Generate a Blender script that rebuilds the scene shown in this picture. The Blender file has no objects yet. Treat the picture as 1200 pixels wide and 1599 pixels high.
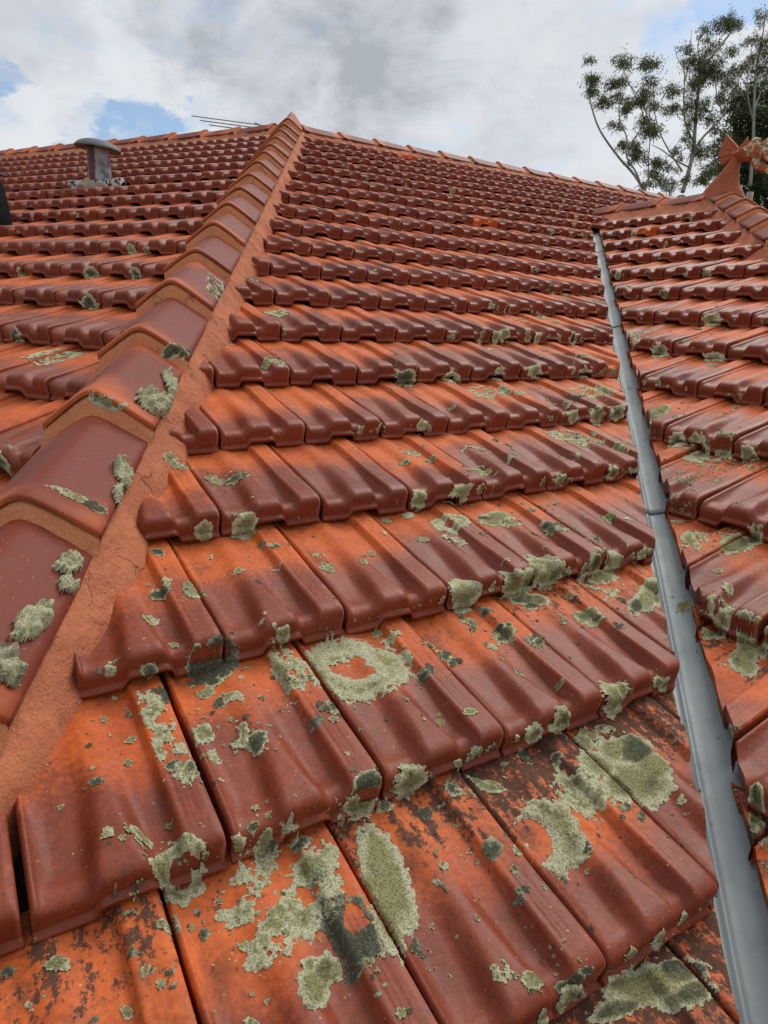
import bpy, bmesh, math, random
import numpy as np
from mathutils import Vector, Matrix, noise
from mathutils.bvhtree import BVHTree

C = bpy.context.scene.collection
K = 0.245                    # metres in one tile width; roof maths is done in tile widths
EYE = np.array([0.0, 0.0, 5.2])
rad = math.radians

# ------------------------------------------------------------------ camera
PITCH, ROLL = rad(16.33), rad(2.10)
def cam_axes():
    fw = np.array([0, math.cos(PITCH), -math.sin(PITCH)]); rt = np.array([1.0, 0, 0]); up = np.cross(rt, fw)
    r = math.cos(ROLL) * rt + math.sin(ROLL) * up
    u = -math.sin(ROLL) * rt + math.cos(ROLL) * up
    return r, u, fw
CR, CU, CF = cam_axes()
cd = bpy.data.cameras.new('camera'); cam = bpy.data.objects.new('camera', cd); C.objects.link(cam)
cam.matrix_world = Matrix(((CR[0], CU[0], -CF[0], EYE[0]), (CR[1], CU[1], -CF[1], EYE[1]), (CR[2], CU[2], -CF[2], EYE[2]), (0, 0, 0, 1)))
cd.sensor_fit = 'VERTICAL'; cd.sensor_height = 24.0; cd.sensor_width = 18.0
cd.lens = 24.0 * 1060.0 / 1599.0
cd.clip_start = 0.05; cd.clip_end = 3000
bpy.context.scene.camera = cam

# ------------------------------------------------------------------ world, sun, exposure
SUN_EL, SUN_AZ = rad(50), rad(38)      # azimuth from +y towards +x
world = bpy.data.worlds.new('World'); bpy.context.scene.world = world; world.use_nodes = True
nt = world.node_tree; nt.nodes.clear()
def N(tree, t, **kw):
    n = tree.nodes.new(t)
    for k, v in kw.items(): setattr(n, k, v)
    return n
def mth(tree, op, a, b=None, c=None, clamp=False):
    n = N(tree, 'ShaderNodeMath', operation=op, use_clamp=clamp)
    for i, x in enumerate((a, b, c)):
        if x is None: continue
        if isinstance(x, (int, float)): n.inputs[i].default_value = x
        else: tree.links.new(x, n.inputs[i])
    return n.outputs[0]
def sstep(tree, x, lo, hi):
    n = N(tree, 'ShaderNodeMapRange', interpolation_type='SMOOTHSTEP')
    tree.links.new(x, n.inputs[0])
    for i, v in ((1, lo), (2, hi), (3, 0.0), (4, 1.0)):
        if isinstance(v, (int, float)): n.inputs[i].default_value = v
        else: tree.links.new(v, n.inputs[i])
    return n.outputs[0]
def mixc(tree, f, a, b, mode='MIX'):
    n = N(tree, 'ShaderNodeMix', data_type='RGBA', blend_type=mode)
    for i, x in ((0, f), (6, a), (7, b)):
        if isinstance(x, (int, float)): n.inputs[i].default_value = x
        elif isinstance(x, tuple): n.inputs[i].default_value = (*x[:3], 1)
        else: tree.links.new(x, n.inputs[i])
    return n.outputs[2]
def noise_t(tree, vec, scale, detail=4, rough=0.55, dist=0.0, col=False):
    n = N(tree, 'ShaderNodeTexNoise'); n.inputs['Scale'].default_value = scale
    n.inputs['Detail'].default_value = detail; n.inputs['Roughness'].default_value = rough; n.inputs['Distortion'].default_value = dist
    if vec is not None: tree.links.new(vec, n.inputs['Vector'])
    return n.outputs['Color' if col else 'Fac']
def vmath(tree, op, a, b=None):
    n = N(tree, 'ShaderNodeVectorMath', operation=op)
    for i, x in enumerate((a, b)):
        if x is None: continue
        if isinstance(x, tuple): n.inputs[i].default_value = x
        elif op == 'SCALE' and i == 1: n.inputs['Scale'].default_value = x
        else: tree.links.new(x, n.inputs[i])
    return n
sky = N(nt, 'ShaderNodeTexSky', sky_type='NISHITA', sun_disc=False, sun_elevation=SUN_EL, sun_rotation=SUN_AZ)
sky.air_density = 1.0; sky.dust_density = 1.0; sky.ozone_density = 1.5
tc = N(nt, 'ShaderNodeTexCoord'); d0 = tc.outputs['Generated']
sep = N(nt, 'ShaderNodeSeparateXYZ'); nt.links.new(d0, sep.inputs[0])
den = mth(nt, 'MAXIMUM', mth(nt, 'ADD', sep.outputs[2], 0.42), 0.06)
pl = vmath(nt, 'DIVIDE', d0); cmb = N(nt, 'ShaderNodeCombineXYZ')
for i in range(3): nt.links.new(den, cmb.inputs[i])
nt.links.new(cmb.outputs[0], pl.inputs[1])
cl = pl.outputs[0]                                   # cloud deck seen from below
n1 = noise_t(nt, cl, 2.6, 8, 0.55, 0.35)
n2 = noise_t(nt, cl, 9.0, 10, 0.60, 0.3)
def dirp(px, py):
    v = CF + CR * ((px - 600) / 1060.0) - CU * ((py - 799.5) / 1060.0)
    return v / np.linalg.norm(v)
wob = vmath(nt, 'SUBTRACT', noise_t(nt, cl, 7.0, 5, 0.6, 0.0, True), (.5, .5, .5)).outputs[0]
d1 = vmath(nt, 'NORMALIZE', vmath(nt, 'ADD', d0, vmath(nt, 'SCALE', wob, None).outputs[0]).outputs[0]).outputs[0]
for q in nt.nodes:
    if q.type == 'VECT_MATH' and q.operation == 'SCALE': q.inputs['Scale'].default_value = 0.20
def spot(az, el, wide):
    """1 at the compass direction (azimuth, elevation in degrees), 0 beyond WIDE degrees"""
    a, e = rad(az), rad(el)
    dp = vmath(nt, 'DOT_PRODUCT', d1, (math.sin(a) * math.cos(e), math.cos(a) * math.cos(e), math.sin(e))).outputs['Value']
    return sstep(nt, dp, math.cos(rad(wide)), 1.0)
cover = mth(nt, 'ADD', mth(nt, 'MULTIPLY', n1, 0.75), mth(nt, 'MULTIPLY', n2, 0.35))
SPOTS = []   # filled below: gaps in the deck (blue) and dark bellies
gap = None
for az, el, w, s in ((-22.0, 11.6, 2.4, 0.18), (-19.2, 12.0, 2.8, 0.25), (-16.4, 12.4, 2.2, 0.19), (-28.4, 14.7, 2.4, 0.20), (22.6, 19.8, 3.6, 0.24), (18.8, 18.0, 2.6, 0.15), (70, 40, 30, 0.3), (-110, 35, 30, 0.25)):
    x = mth(nt, 'MULTIPLY', spot(az, el, w), s); gap = x if gap is None else mth(nt, 'ADD', gap, x)
cover = mth(nt, 'SUBTRACT', mth(nt, 'ADD', cover, 0.12), gap)
cloud = sstep(nt, cover, 0.37, 0.66)
belly = None
for az, el, w, s in ((-9.5, 18.5, 9.0, 0.85), (-2.5, 18.0, 8, 0.75), (-14.5, 19.5, 6, .55), (-26, 18.5, 6, 0.50), (4, 19.0, 7, .42), (11, 14.5, 8, .30), (-1, 13.5, 6, .25), (4, 12.0, 6, .22)):
    x = mth(nt, 'MULTIPLY', spot(az, el, w), s); belly = x if belly is None else mth(nt, 'ADD', belly, x)
n3 = noise_t(nt, cl, 5.5, 7, 0.6, 0.5)
dark = mth(nt, 'MULTIPLY', belly, sstep(nt, n3, 0.10, 0.78), clamp=True)
dark = mth(nt, 'ADD', dark, mth(nt, 'MULTIPLY', sstep(nt, n2, 0.40, 0.75), 0.26), clamp=True)
ccol = mixc(nt, dark, (7.3, 7.45, 7.7), (3.9, 4.15, 4.5))
skyc = mixc(nt, 0.16, mixc(nt, 1.0, sky.outputs[0], (0.85, 1.0, 1.12), 'MULTIPLY'), (6.2, 6.7, 7.3))
fin = mixc(nt, mth(nt, 'MULTIPLY', cloud, 0.96), skyc, ccol)
bg = N(nt, 'ShaderNodeBackground'); bg.inputs['Strength'].default_value = 0.10
nt.links.new(fin, bg.inputs['Color'])
wo = N(nt, 'ShaderNodeOutputWorld'); nt.links.new(bg.outputs[0], wo.inputs['Surface'])
sl = bpy.data.lights.new('sun', 'SUN'); sl.energy = 2.2; sl.angle = rad(38); sl.color = (1.0, 0.955, 0.89)
so = bpy.data.objects.new('sun', sl); C.objects.link(so)
sv = Vector((math.sin(SUN_AZ) * math.cos(SUN_EL), math.cos(SUN_AZ) * math.cos(SUN_EL), math.sin(SUN_EL)))
so.rotation_euler = sv.to_track_quat('Z', 'Y').to_euler(); so.location = (-20, 10, 40)
vs = bpy.context.scene.view_settings
vs.view_transform = 'Standard'; vs.look = 'None'; vs.exposure = 0.14; vs.gamma = 1.0; vs.use_curve_mapping = False

# ------------------------------------------------------------------ roof geometry (units: tile widths, eye at the origin)
G = 1.399                                            # gauge of a course
SLOPE = rad(21.3)
def frame(az):
    d = np.array([math.sin(az), math.cos(az), 0.0]); n = np.array([-d[1], d[0], 0.0])
    up = math.cos(SLOPE) * n + math.sin(SLOPE) * np.array([0, 0, 1.0])
    nn = np.cross(d, up); return d, up, nn * np.sign(nn[2])
class Face: pass
def mk(O, az, k):
    f = Face(); f.O = np.array(O) * k; f.k = k; f.d, f.up, f.n = frame(rad(az)); return f
FM = mk((-0.94294, 1.49624, -3.49564), 57.75, 1.0)          # main slope
FL = mk((-10.91124, 16.91706, 0.92534), 114.95, 1.0)        # slope over the hip
FS = mk((5.64559, 18.36779, 0.99211), 147.75, 1.075)        # slope over the valley
def pt(f, u, r, h=0.0): return f.O + (f.d * u + f.up * (r * G) + f.n * h) * f.k
def meet(fa, fb, ha=0.0, hb=0.0):
    D = np.cross(fa.n, fb.n); D /= np.linalg.norm(D); D *= np.sign(D[2])
    P = np.linalg.solve(np.array([fa.n, fb.n, D]), [fa.n @ fa.O + ha, fb.n @ fb.O + hb, 0.0]); return P, D
def wd(p): return np.asarray(p) * K + EYE             # to world metres
HP, HD = meet(FM, FL)                                 # hip line, HD points up it
VP, VD = meet(FM, FS, -0.3, -0.3)                     # valley fold
HDp = np.array([HD[0], HD[1], 0]); HDp /= np.linalg.norm(HDp); HS = np.array([HDp[1], -HDp[0], 0])
VDp = np.array([VD[0], VD[1], 0]); VDp /= np.linalg.norm(VDp); VS0 = np.array([VDp[1], -VDp[0], 0])
V_DRIFT = -0.0107                                     # the fold runs a little off the geometric line
VDir = VDp + VS0 * V_DRIFT; VDir /= np.linalg.norm(VDir); VS = np.array([VDir[1], -VDir[0], 0])
VO = VP + VS0 * (-0.09 + 0.0107 * 3)
V_TOP = 27.3                                          # plan distance at which the valley ends under the small ridge
PEAK_T = 30.9
R_PEAK = 20.04

# ------------------------------------------------------------------ helpers for objects
def tag(o, label=None, cat=None, group=None, kind=None):
    if label: o['label'] = label
    if cat: o['category'] = cat
    if group: o['group'] = group
    if kind: o['kind'] = kind
    return o
def empty(name, loc, parent=None):
    o = bpy.data.objects.new(name, None); C.objects.link(o); o.empty_display_size = 0.1
    if parent is None: o.location = loc
    else: o.parent = parent; o.location = Vector(loc) - gloc(parent)
    return o
def gloc(o):
    v = Vector((0, 0, 0))
    while o is not None: v = v + o.location; o = o.parent
    return v
def link(name, me, parent=None, loc=None):
    """link mesh data whose vertices are in world metres as an object; its origin goes to LOC"""
    o = bpy.data.objects.new(name, me); C.objects.link(o)
    if loc is None: loc = Vector((0, 0, 0)) if parent is None else gloc(parent)
    loc = Vector(loc); me.transform(Matrix.Translation(-loc))
    if parent is not None: o.parent = parent; o.location = loc - gloc(parent)
    else: o.location = loc
    return o
def mesh(name, V, F, mat, smooth=True):
    me = bpy.data.meshes.new(name); me.from_pydata([tuple(v) for v in V], [], F); me.materials.append(mat)
    if smooth: me.polygons.foreach_set('use_smooth', [True] * len(me.polygons))
    return me
def set_attr(me, name, arr, typ='FLOAT_VECTOR'):
    a = me.attributes.new(name, typ, 'POINT')
    a.data.foreach_set('vector' if typ == 'FLOAT_VECTOR' else 'value', np.asarray(arr, dtype=np.float32).ravel())
def ss(x, a, b):
    t = np.clip((x - a) / (b - a), 0, 1); return t * t * (3 - 2 * t)
def grid_faces(nr, nc, flip=False):
    r, c = np.meshgrid(np.arange(nr - 1), np.arange(nc - 1), indexing='ij'); a = (r * nc + c).ravel()
    q = np.stack([a, a + 1, a + nc + 1, a + nc], 1)
    return (q[:, ::-1] if flip else q).tolist()
def tube(pts, rads, sides=8, caps=True):
    """tube along POINTS; returns verts, faces"""
    P = [Vector(p) for p in pts]; V = []; F = []; n = len(P)
    t0 = (P[1] - P[0]).normalized(); ref = Vector((0, 0, 1)) if abs(t0.z) < 0.9 else Vector((1, 0, 0))
    x = t0.cross(ref).normalized()
    for i in range(n):
        t = (P[min(i + 1, n - 1)] - P[max(i - 1, 0)]).normalized(); x = (x - t * x.dot(t)).normalized(); y = t.cross(x)
        for k in range(sides):
            a = 2 * math.pi * k / sides; V.append(P[i] + (x * math.cos(a) + y * math.sin(a)) * rads[i])
    for i in range(n - 1):
        for k in range(sides):
            k2 = (k + 1) % sides; F.append((i * sides + k, i * sides + k2, (i + 1) * sides + k2, (i + 1) * sides + k))
    if caps: F.append(tuple(range(sides - 1, -1, -1))); F.append(tuple((n - 1) * sides + k for k in range(sides)))
    return V, F
def join(parts):
    V = []; F = []
    for v, f in parts:
        o = len(V); V += [tuple(x) for x in v]; F += [tuple(i + o for i in q) for q in f]
    return V, F
def lathe(profile, seg=32, centre=(0, 0, 0)):
    V = []; F = []; n = len(profile)
    for r, z in profile:
        for k in range(seg):
            a = 2 * math.pi * k / seg; V.append((centre[0] + r * math.cos(a), centre[1] + r * math.sin(a), centre[2] + z))
    for i in range(n - 1):
        for k in range(seg):
            k2 = (k + 1) % seg; F.append((i * seg + k, i * seg + k2, (i + 1) * seg + k2, (i + 1) * seg + k))
    return V, F

# ------------------------------------------------------------------ materials
def mat(name):
    m = bpy.data.materials.new(name); m.use_nodes = True; t = m.node_tree; t.nodes.clear()
    out = N(t, 'ShaderNodeOutputMaterial'); b = N(t, 'ShaderNodeBsdfPrincipled'); t.links.new(b.outputs[0], out.inputs['Surface'])
    return m, t, b
def setin(t, b, name, x):
    if isinstance(x, (int, float)): b.inputs[name].default_value = x
    elif isinstance(x, tuple): b.inputs[name].default_value = (*x, 1)
    else: t.links.new(x, b.inputs[name])
def bump(t, b, h, dist, strength=1.0, prev=None):
    n = N(t, 'ShaderNodeBump'); n.inputs['Distance'].default_value = dist; n.inputs['Strength'].default_value = strength
    t.links.new(h, n.inputs['Height'])
    if prev is not None: t.links.new(prev, n.inputs['Normal'])
    t.links.new(n.outputs[0], b.inputs['Normal']); return n.outputs[0]
def pos_of(t): return N(t, 'ShaderNodeNewGeometry').outputs['Position']
def attr(t, name): return N(t, 'ShaderNodeAttribute', attribute_name=name)
def vor(t, vec, scale, feature='F1', rnd=1.0):
    n = N(t, 'ShaderNodeTexVoronoi', feature=feature); n.inputs['Scale'].default_value = scale; n.inputs['Randomness'].default_value = rnd
    if vec is not None: t.links.new(vec, n.inputs['Vector'])
    return n

def make_tile_mat():
    m, t, b = mat('flashed_terracotta'); P = pos_of(t)
    at = attr(t, 'tuv'); s = N(t, 'ShaderNodeSeparateXYZ'); t.links.new(at.outputs['Vector'], s.inputs[0])
    U, Vv, Rn = s.outputs
    w = attr(t, 'wear'); sw = N(t, 'ShaderNodeSeparateXYZ'); t.links.new(w.outputs['Vector'], sw.inputs[0])
    GR, LI, FR = sw.outputs                           # grime, lichen, second random
    na = noise_t(t, P, 7.0, 3, 0.5); nb = noise_t(t, P, 22.0, 4, 0.6); nf = noise_t(t, P, 120.0, 3, 0.6)
    # flashed colour: orange where the glaze is thin (upper half of the exposed face), maroon towards the nose
    strip = sstep(t, U, 0.73, 0.77)
    edge = mth(t, 'ADD', mth(t, 'MULTIPLY', mth(t, 'SUBTRACT', na, 0.5), 0.75), mth(t, 'MULTIPLY', mth(t, 'SUBTRACT', Rn, 0.42), 0.44))
    edge = mth(t, 'ADD', edge, mth(t, 'MULTIPLY', mth(t, 'SUBTRACT', nb, 0.5), 0.18))
    x = mth(t, 'ADD', mth(t, 'ADD', Vv, edge), mth(t, 'MULTIPLY', mth(t, 'SUBTRACT', nf, .5), .22))
    x = mth(t, 'ADD', x, mth(t, 'MULTIPLY', strip, 0.04))
    org = sstep(t, x, 0.34, 0.74)
    allorg = mth(t, 'GREATER_THAN', FR, 0.991)
    org = mth(t, 'MAXIMUM', org, mth(t, 'MULTIPLY', allorg, 0.9))
    oc = mixc(t, nb, (0.50, 0.092, 0.016), (0.62, 0.140, 0.028))
    oc = mixc(t, sstep(t, na, 0.50, 0.75), oc, (0.42, 0.075, 0.016))
    mc = mixc(t, nb, (0.160, 0.031, 0.0135), (0.225, 0.045, 0.0185))
    mc = mixc(t, sstep(t, FR, 0.0, 1.0), mc, mixc(t, 0.5, mc, (0.26, 0.050, 0.019)))
    col = mixc(t, org, mc, oc)
    # faint rubbed edges show the clay on the rib, the bead and the strip
    geo = N(t, 'ShaderNodeNewGeometry'); pnt = geo.outputs['Pointiness']
    rub = mth(t, 'MULTIPLY', sstep(t, pnt, 0.53, 0.60), sstep(t, nb, 0.45, 0.7))
    col = mixc(t, mth(t, 'MULTIPLY', rub, 0.30), col, (0.46, 0.13, 0.05))
    # tiny pale and dark specks
    v1 = vor(t, P, 120.0); sp = mth(t, 'LESS_THAN', mth(t, 'ADD', v1.outputs['Distance'], mth(t, 'MULTIPLY', nf, 0.22)), mth(t, 'MULTIPLY', 0.30, N_sepr(t, v1.outputs['Color'], 2)))
    spk = mth(t, 'MULTIPLY', sp, mth(t, 'GREATER_THAN', N_sepr(t, v1.outputs['Color'], 0), 0.62))
    col = mixc(t, mth(t, 'MULTIPLY', spk, 0.65), col, (0.62, 0.36, 0.20))
    v2 = vor(t, P, 60.0); sp2 = mth(t, 'LESS_THAN', v2.outputs['Distance'], 0.13)
    spd = mth(t, 'MULTIPLY', sp2, mth(t, 'GREATER_THAN', N_sepr(t, v2.outputs['Color'], 1), 0.72))
    col = mixc(t, mth(t, 'MULTIPLY', spd, 0.7), col, (0.06, 0.03, 0.02))
    # black mould: streaks running down the slope
    mp = N(t, 'ShaderNodeMapping'); mp.inputs['Scale'].default_value = (16, 3.2, 1)
    t.links.new(at.outputs['Vector'], mp.inputs['Vector'])
    off = vmath(t, 'ADD', mp.outputs[0]); rs = N(t, 'ShaderNodeCombineXYZ')
    t.links.new(mth(t, 'MULTIPLY', Rn, 91.0), rs.inputs[0]); t.links.new(mth(t, 'MULTIPLY', FR, 57.0), rs.inputs[1]); t.links.new(rs.outputs[0], off.inputs[1])
    ns = noise_t(t, off.outputs[0], 0.8, 5, 0.62)
    nm = noise_t(t, P, 62.0, 6, 0.78)
    gv_ = mth(t, 'MULTIPLY', GR, mth(t, 'ADD', 0.35, mth(t, 'MULTIPLY', sstep(t, Vv, 0.25, 0.85), 0.65)))
    thr = mth(t, 'SUBTRACT', 0.84, mth(t, 'MULTIPLY', gv_, 0.40))
    mo = mth(t, 'ADD', mth(t, 'MULTIPLY', ns, 0.42), mth(t, 'MULTIPLY', nm, 0.60))
    mould = sstep(t, mo, thr, mth(t, 'ADD', thr, 0.05))
    up_only = sstep(t, Vv, -0.02, 0.12)
    mould = mth(t, 'MULTIPLY', mould, up_only)
    mcol = mixc(t, nf, (0.016, 0.013, 0.011), (0.075, 0.062, 0.045))
    col = mixc(t, mth(t, 'MULTIPLY', mould, 0.88), col, mcol)
    # dull brown washes
    ws = mth(t, 'MULTIPLY', sstep(t, noise_t(t, P, 11.0, 5, 0.7), 0.52, 0.72), mth(t, 'MULTIPLY', gv_, 0.80))
    col = mixc(t, ws, col, (0.085, 0.030, 0.018))
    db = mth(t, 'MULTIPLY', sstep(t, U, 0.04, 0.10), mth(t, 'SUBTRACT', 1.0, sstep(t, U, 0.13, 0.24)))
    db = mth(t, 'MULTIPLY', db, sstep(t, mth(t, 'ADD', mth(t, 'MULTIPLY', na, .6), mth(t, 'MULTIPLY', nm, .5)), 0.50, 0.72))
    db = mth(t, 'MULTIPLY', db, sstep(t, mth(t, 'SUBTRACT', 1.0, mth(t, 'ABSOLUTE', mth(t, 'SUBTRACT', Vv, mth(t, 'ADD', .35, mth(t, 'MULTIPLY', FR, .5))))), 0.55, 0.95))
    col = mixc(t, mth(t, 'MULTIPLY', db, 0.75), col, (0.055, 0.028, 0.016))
    top_mottle = mth(t, 'MULTIPLY', sstep(t, Vv, 0.80, 1.0), sstep(t, nm, 0.40, 0.62))  # dark brown mottling that grows towards the tile's upper end
    col = mixc(t, mth(t, 'MULTIPLY', top_mottle, 0.55), col, (0.07, 0.026, 0.014))
    # thin crustose lichen film
    l1 = noise_t(t, P, 34.0, 6, 0.70, 0.4); l2 = noise_t(t, P, 6.0, 2, 0.5)
    lt = mth(t, 'SUBTRACT', 0.84, mth(t, 'MULTIPLY', LI, 0.34))
    lm = mth(t, 'ADD', mth(t, 'MULTIPLY', l1, 0.75), mth(t, 'MULTIPLY', l2, 0.33))
    film = sstep(t, lm, lt, mth(t, 'ADD', lt, 0.022))
    lcol = mixc(t, sstep(t, nf, .36, .60), (0.055, 0.052, 0.026), mixc(t, nb, (0.25, 0.24, 0.11), (0.56, 0.55, 0.33)))
    col = mixc(t, mth(t, 'MULTIPLY', film, 0.92), col, lcol)
    blot = mth(t, 'ADD', mth(t, 'MULTIPLY', nf, .34), mth(t, 'MULTIPLY', noise_t(t, P, 16.0, 5, .7), .42))
    col = mixc(t, 1.0, col, mixc(t, sstep(t, blot, .26, .52), (.76, .74, .72), (1.12, 1.12, 1.12)), 'MULTIPLY')
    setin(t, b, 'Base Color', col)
    ro = mth(t, 'ADD', mth(t, 'MULTIPLY', org, 0.16), mth(t, 'ADD', 0.38, mth(t, 'MULTIPLY', nb, 0.22)))
    ro = mth(t, 'MAXIMUM', ro, mth(t, 'MULTIPLY', mth(t, 'MAXIMUM', film, mould), 0.92))
    setin(t, b, 'Roughness', ro); b.inputs['IOR'].default_value = 1.5; b.inputs['Specular IOR Level'].default_value = 0.30
    hb = mth(t, 'ADD', mth(t, 'MULTIPLY', nb, 1.0), mth(t, 'MULTIPLY', nf, 0.22))
    hb = mth(t, 'ADD', hb, mth(t, 'MULTIPLY', spk, 0.35))
    p1 = bump(t, b, hb, 0.0022, 0.9)
    bump(t, b, mth(t, 'MULTIPLY', film, mth(t, 'ADD', 0.5, nf)), 0.003, 0.8, p1)
    return m
def N_sepr(t, col, i):
    s = N(t, 'ShaderNodeSeparateColor'); t.links.new(col, s.inputs[0]); return s.outputs[i]

def make_cap_mat():
    m, t, b = mat('cap_terracotta'); P = pos_of(t)
    at = attr(t, 'tuv'); s = N(t, 'ShaderNodeSeparateXYZ'); t.links.new(at.outputs['Vector'], s.inputs[0])
    U, Vv, Rn = s.outputs
    na = noise_t(t, P, 5.0, 3, 0.5); nb = noise_t(t, P, 30.0, 4, 0.6); nf = noise_t(t, P, 160.0, 3, 0.6)
    e = mth(t, 'ADD', mth(t, 'MULTIPLY', mth(t, 'SUBTRACT', na, 0.5), 1.5), mth(t, 'MULTIPLY', mth(t, 'SUBTRACT', Rn, 0.5), 0.5))
    # orange at both ends and along the left wing, maroon in the middle
    mid = mth(t, 'SUBTRACT', 1.0, mth(t, 'MULTIPLY', mth(t, 'ABSOLUTE', mth(t, 'SUBTRACT', Vv, 0.45)), 2.0))
    x = mth(t, 'ADD', mth(t, 'ADD', mid, e), mth(t, 'MULTIPLY', U, 0.50))
    mr = sstep(t, x, 0.26, 0.92)
    oc = mixc(t, nb, (0.40, 0.088, 0.026), (0.50, 0.118, 0.034))
    mc = mixc(t, nb, (0.145, 0.030, 0.0165), (0.195, 0.038, 0.021))
    col = mixc(t, mr, oc, mc)
    v1 = vor(t, P, 110.0); sp = mth(t, 'MULTIPLY', mth(t, 'LESS_THAN', v1.outputs['Distance'], 0.14), mth(t, 'GREATER_THAN', N_sepr(t, v1.outputs['Color'], 0), 0.7))
    col = mixc(t, mth(t, 'MULTIPLY', sp, 0.5), col, (0.55, 0.33, 0.2))
    l1 = noise_t(t, P, 40.0, 6, 0.7, 0.4); film = sstep(t, mth(t, 'ADD', mth(t, 'MULTIPLY', l1, 0.7), mth(t, 'MULTIPLY', na, 0.35)), 0.76, 0.79)
    col = mixc(t, film, col, mixc(t, nf, (0.2, 0.19, 0.09), (0.45, 0.45, 0.26)))
    setin(t, b, 'Base Color', col); setin(t, b, 'Roughness', mth(t, 'ADD', 0.45, mth(t, 'MULTIPLY', nb, 0.16)))
    b.inputs['Specular IOR Level'].default_value = 0.16
    bump(t, b, mth(t, 'ADD', nb, mth(t, 'MULTIPLY', nf, 0.3)), 0.0012, 0.7)
    return m
def make_mortar_mat(name='coloured_mortar', c1=(0.33, 0.083, 0.032), c2=(0.48, 0.140, 0.056)):
    m, t, b = mat(name); P = pos_of(t)
    na = noise_t(t, P, 9.0, 5, 0.6); nf = noise_t(t, P, 260.0, 3, 0.7); ng = noise_t(t, P, 45.0, 5, 0.65)
    col = mixc(t, na, c1, c2)
    col = mixc(t, sstep(t, nf, 0.35, 0.75), mixc(t, 0.35, col, (0.24, 0.065, 0.03)), mixc(t, 0.25, col, (0.72, 0.36, 0.18)))
    dk = sstep(t, mth(t, 'ADD', mth(t, 'MULTIPLY', ng, 0.6), mth(t, 'MULTIPLY', na, 0.5)), 0.66, 0.78)
    col = mixc(t, mth(t, 'MULTIPLY', dk, 0.6), col, (0.11, 0.05, 0.03))
    vc = N(t, 'ShaderNodeTexVoronoi', feature='DISTANCE_TO_EDGE'); vc.inputs['Scale'].default_value = 6.5
    wp = vmath(t, 'ADD', P, vmath(t, 'SCALE', noise_t(t, P, 14.0, 4, .6, 0, True)).outputs[0]); wp.inputs[1].links[0].from_node.inputs['Scale'].default_value = .12
    t.links.new(wp.outputs[0], vc.inputs['Vector'])
    crk = mth(t, 'MULTIPLY', mth(t, 'SUBTRACT', 1.0, sstep(t, vc.outputs['Distance'], .004, .022)), sstep(t, noise_t(t, P, 4.0, 3, .6), .50, .62))
    col = mixc(t, mth(t, 'MULTIPLY', crk, .38), col, (0.06, 0.025, 0.014))
    pat = sstep(t, noise_t(t, P, 6.0, 4, .55, .6), .42, .58); col = mixc(t, mth(t, 'MULTIPLY', pat, .35), col, (0.60, 0.20, 0.085))
    setin(t, b, 'Base Color', col); setin(t, b, 'Roughness', 0.93)
    bump(t, b, mth(t, 'SUBTRACT', mth(t, 'ADD', mth(t, 'ADD', mth(t, 'MULTIPLY', nf, 0.5), mth(t, 'MULTIPLY', ng, 1.4)), mth(t, 'MULTIPLY', pat, 1.2)), crk), 0.005, 0.9)
    return m
def make_metal_mat():
    m, t, b = mat('painted_valley_metal'); P = pos_of(t)
    na = noise_t(t, P, 3.0, 5, 0.6); nb = noise_t(t, P, 28.0, 5, 0.6); nf = noise_t(t, P, 190.0, 2, 0.6)
    col = mixc(t, na, (0.200, 0.240, 0.245), (0.275, 0.322, 0.326))
    col = mixc(t, mth(t, 'MULTIPLY', sstep(t, nb, 0.52, 0.72), 0.35), col, (0.17, 0.19, 0.18))
    v = vor(t, P, 26.0); sp = mth(t, 'MULTIPLY', mth(t, 'LESS_THAN', v.outputs['Distance'], 0.085), mth(t, 'GREATER_THAN', N_sepr(t, v.outputs['Color'], 0), 0.6))
    col = mixc(t, mth(t, 'MULTIPLY', sp, 0.85), col, (0.035, 0.03, 0.025))
    setin(t, b, 'Base Color', col); setin(t, b, 'Roughness', mth(t, 'ADD', 0.42, mth(t, 'MULTIPLY', nb, 0.2))); setin(t, b, 'Metallic', 0.1)
    bump(t, b, mth(t, 'ADD', nb, na), 0.0025, 0.35)
    return m
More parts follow.
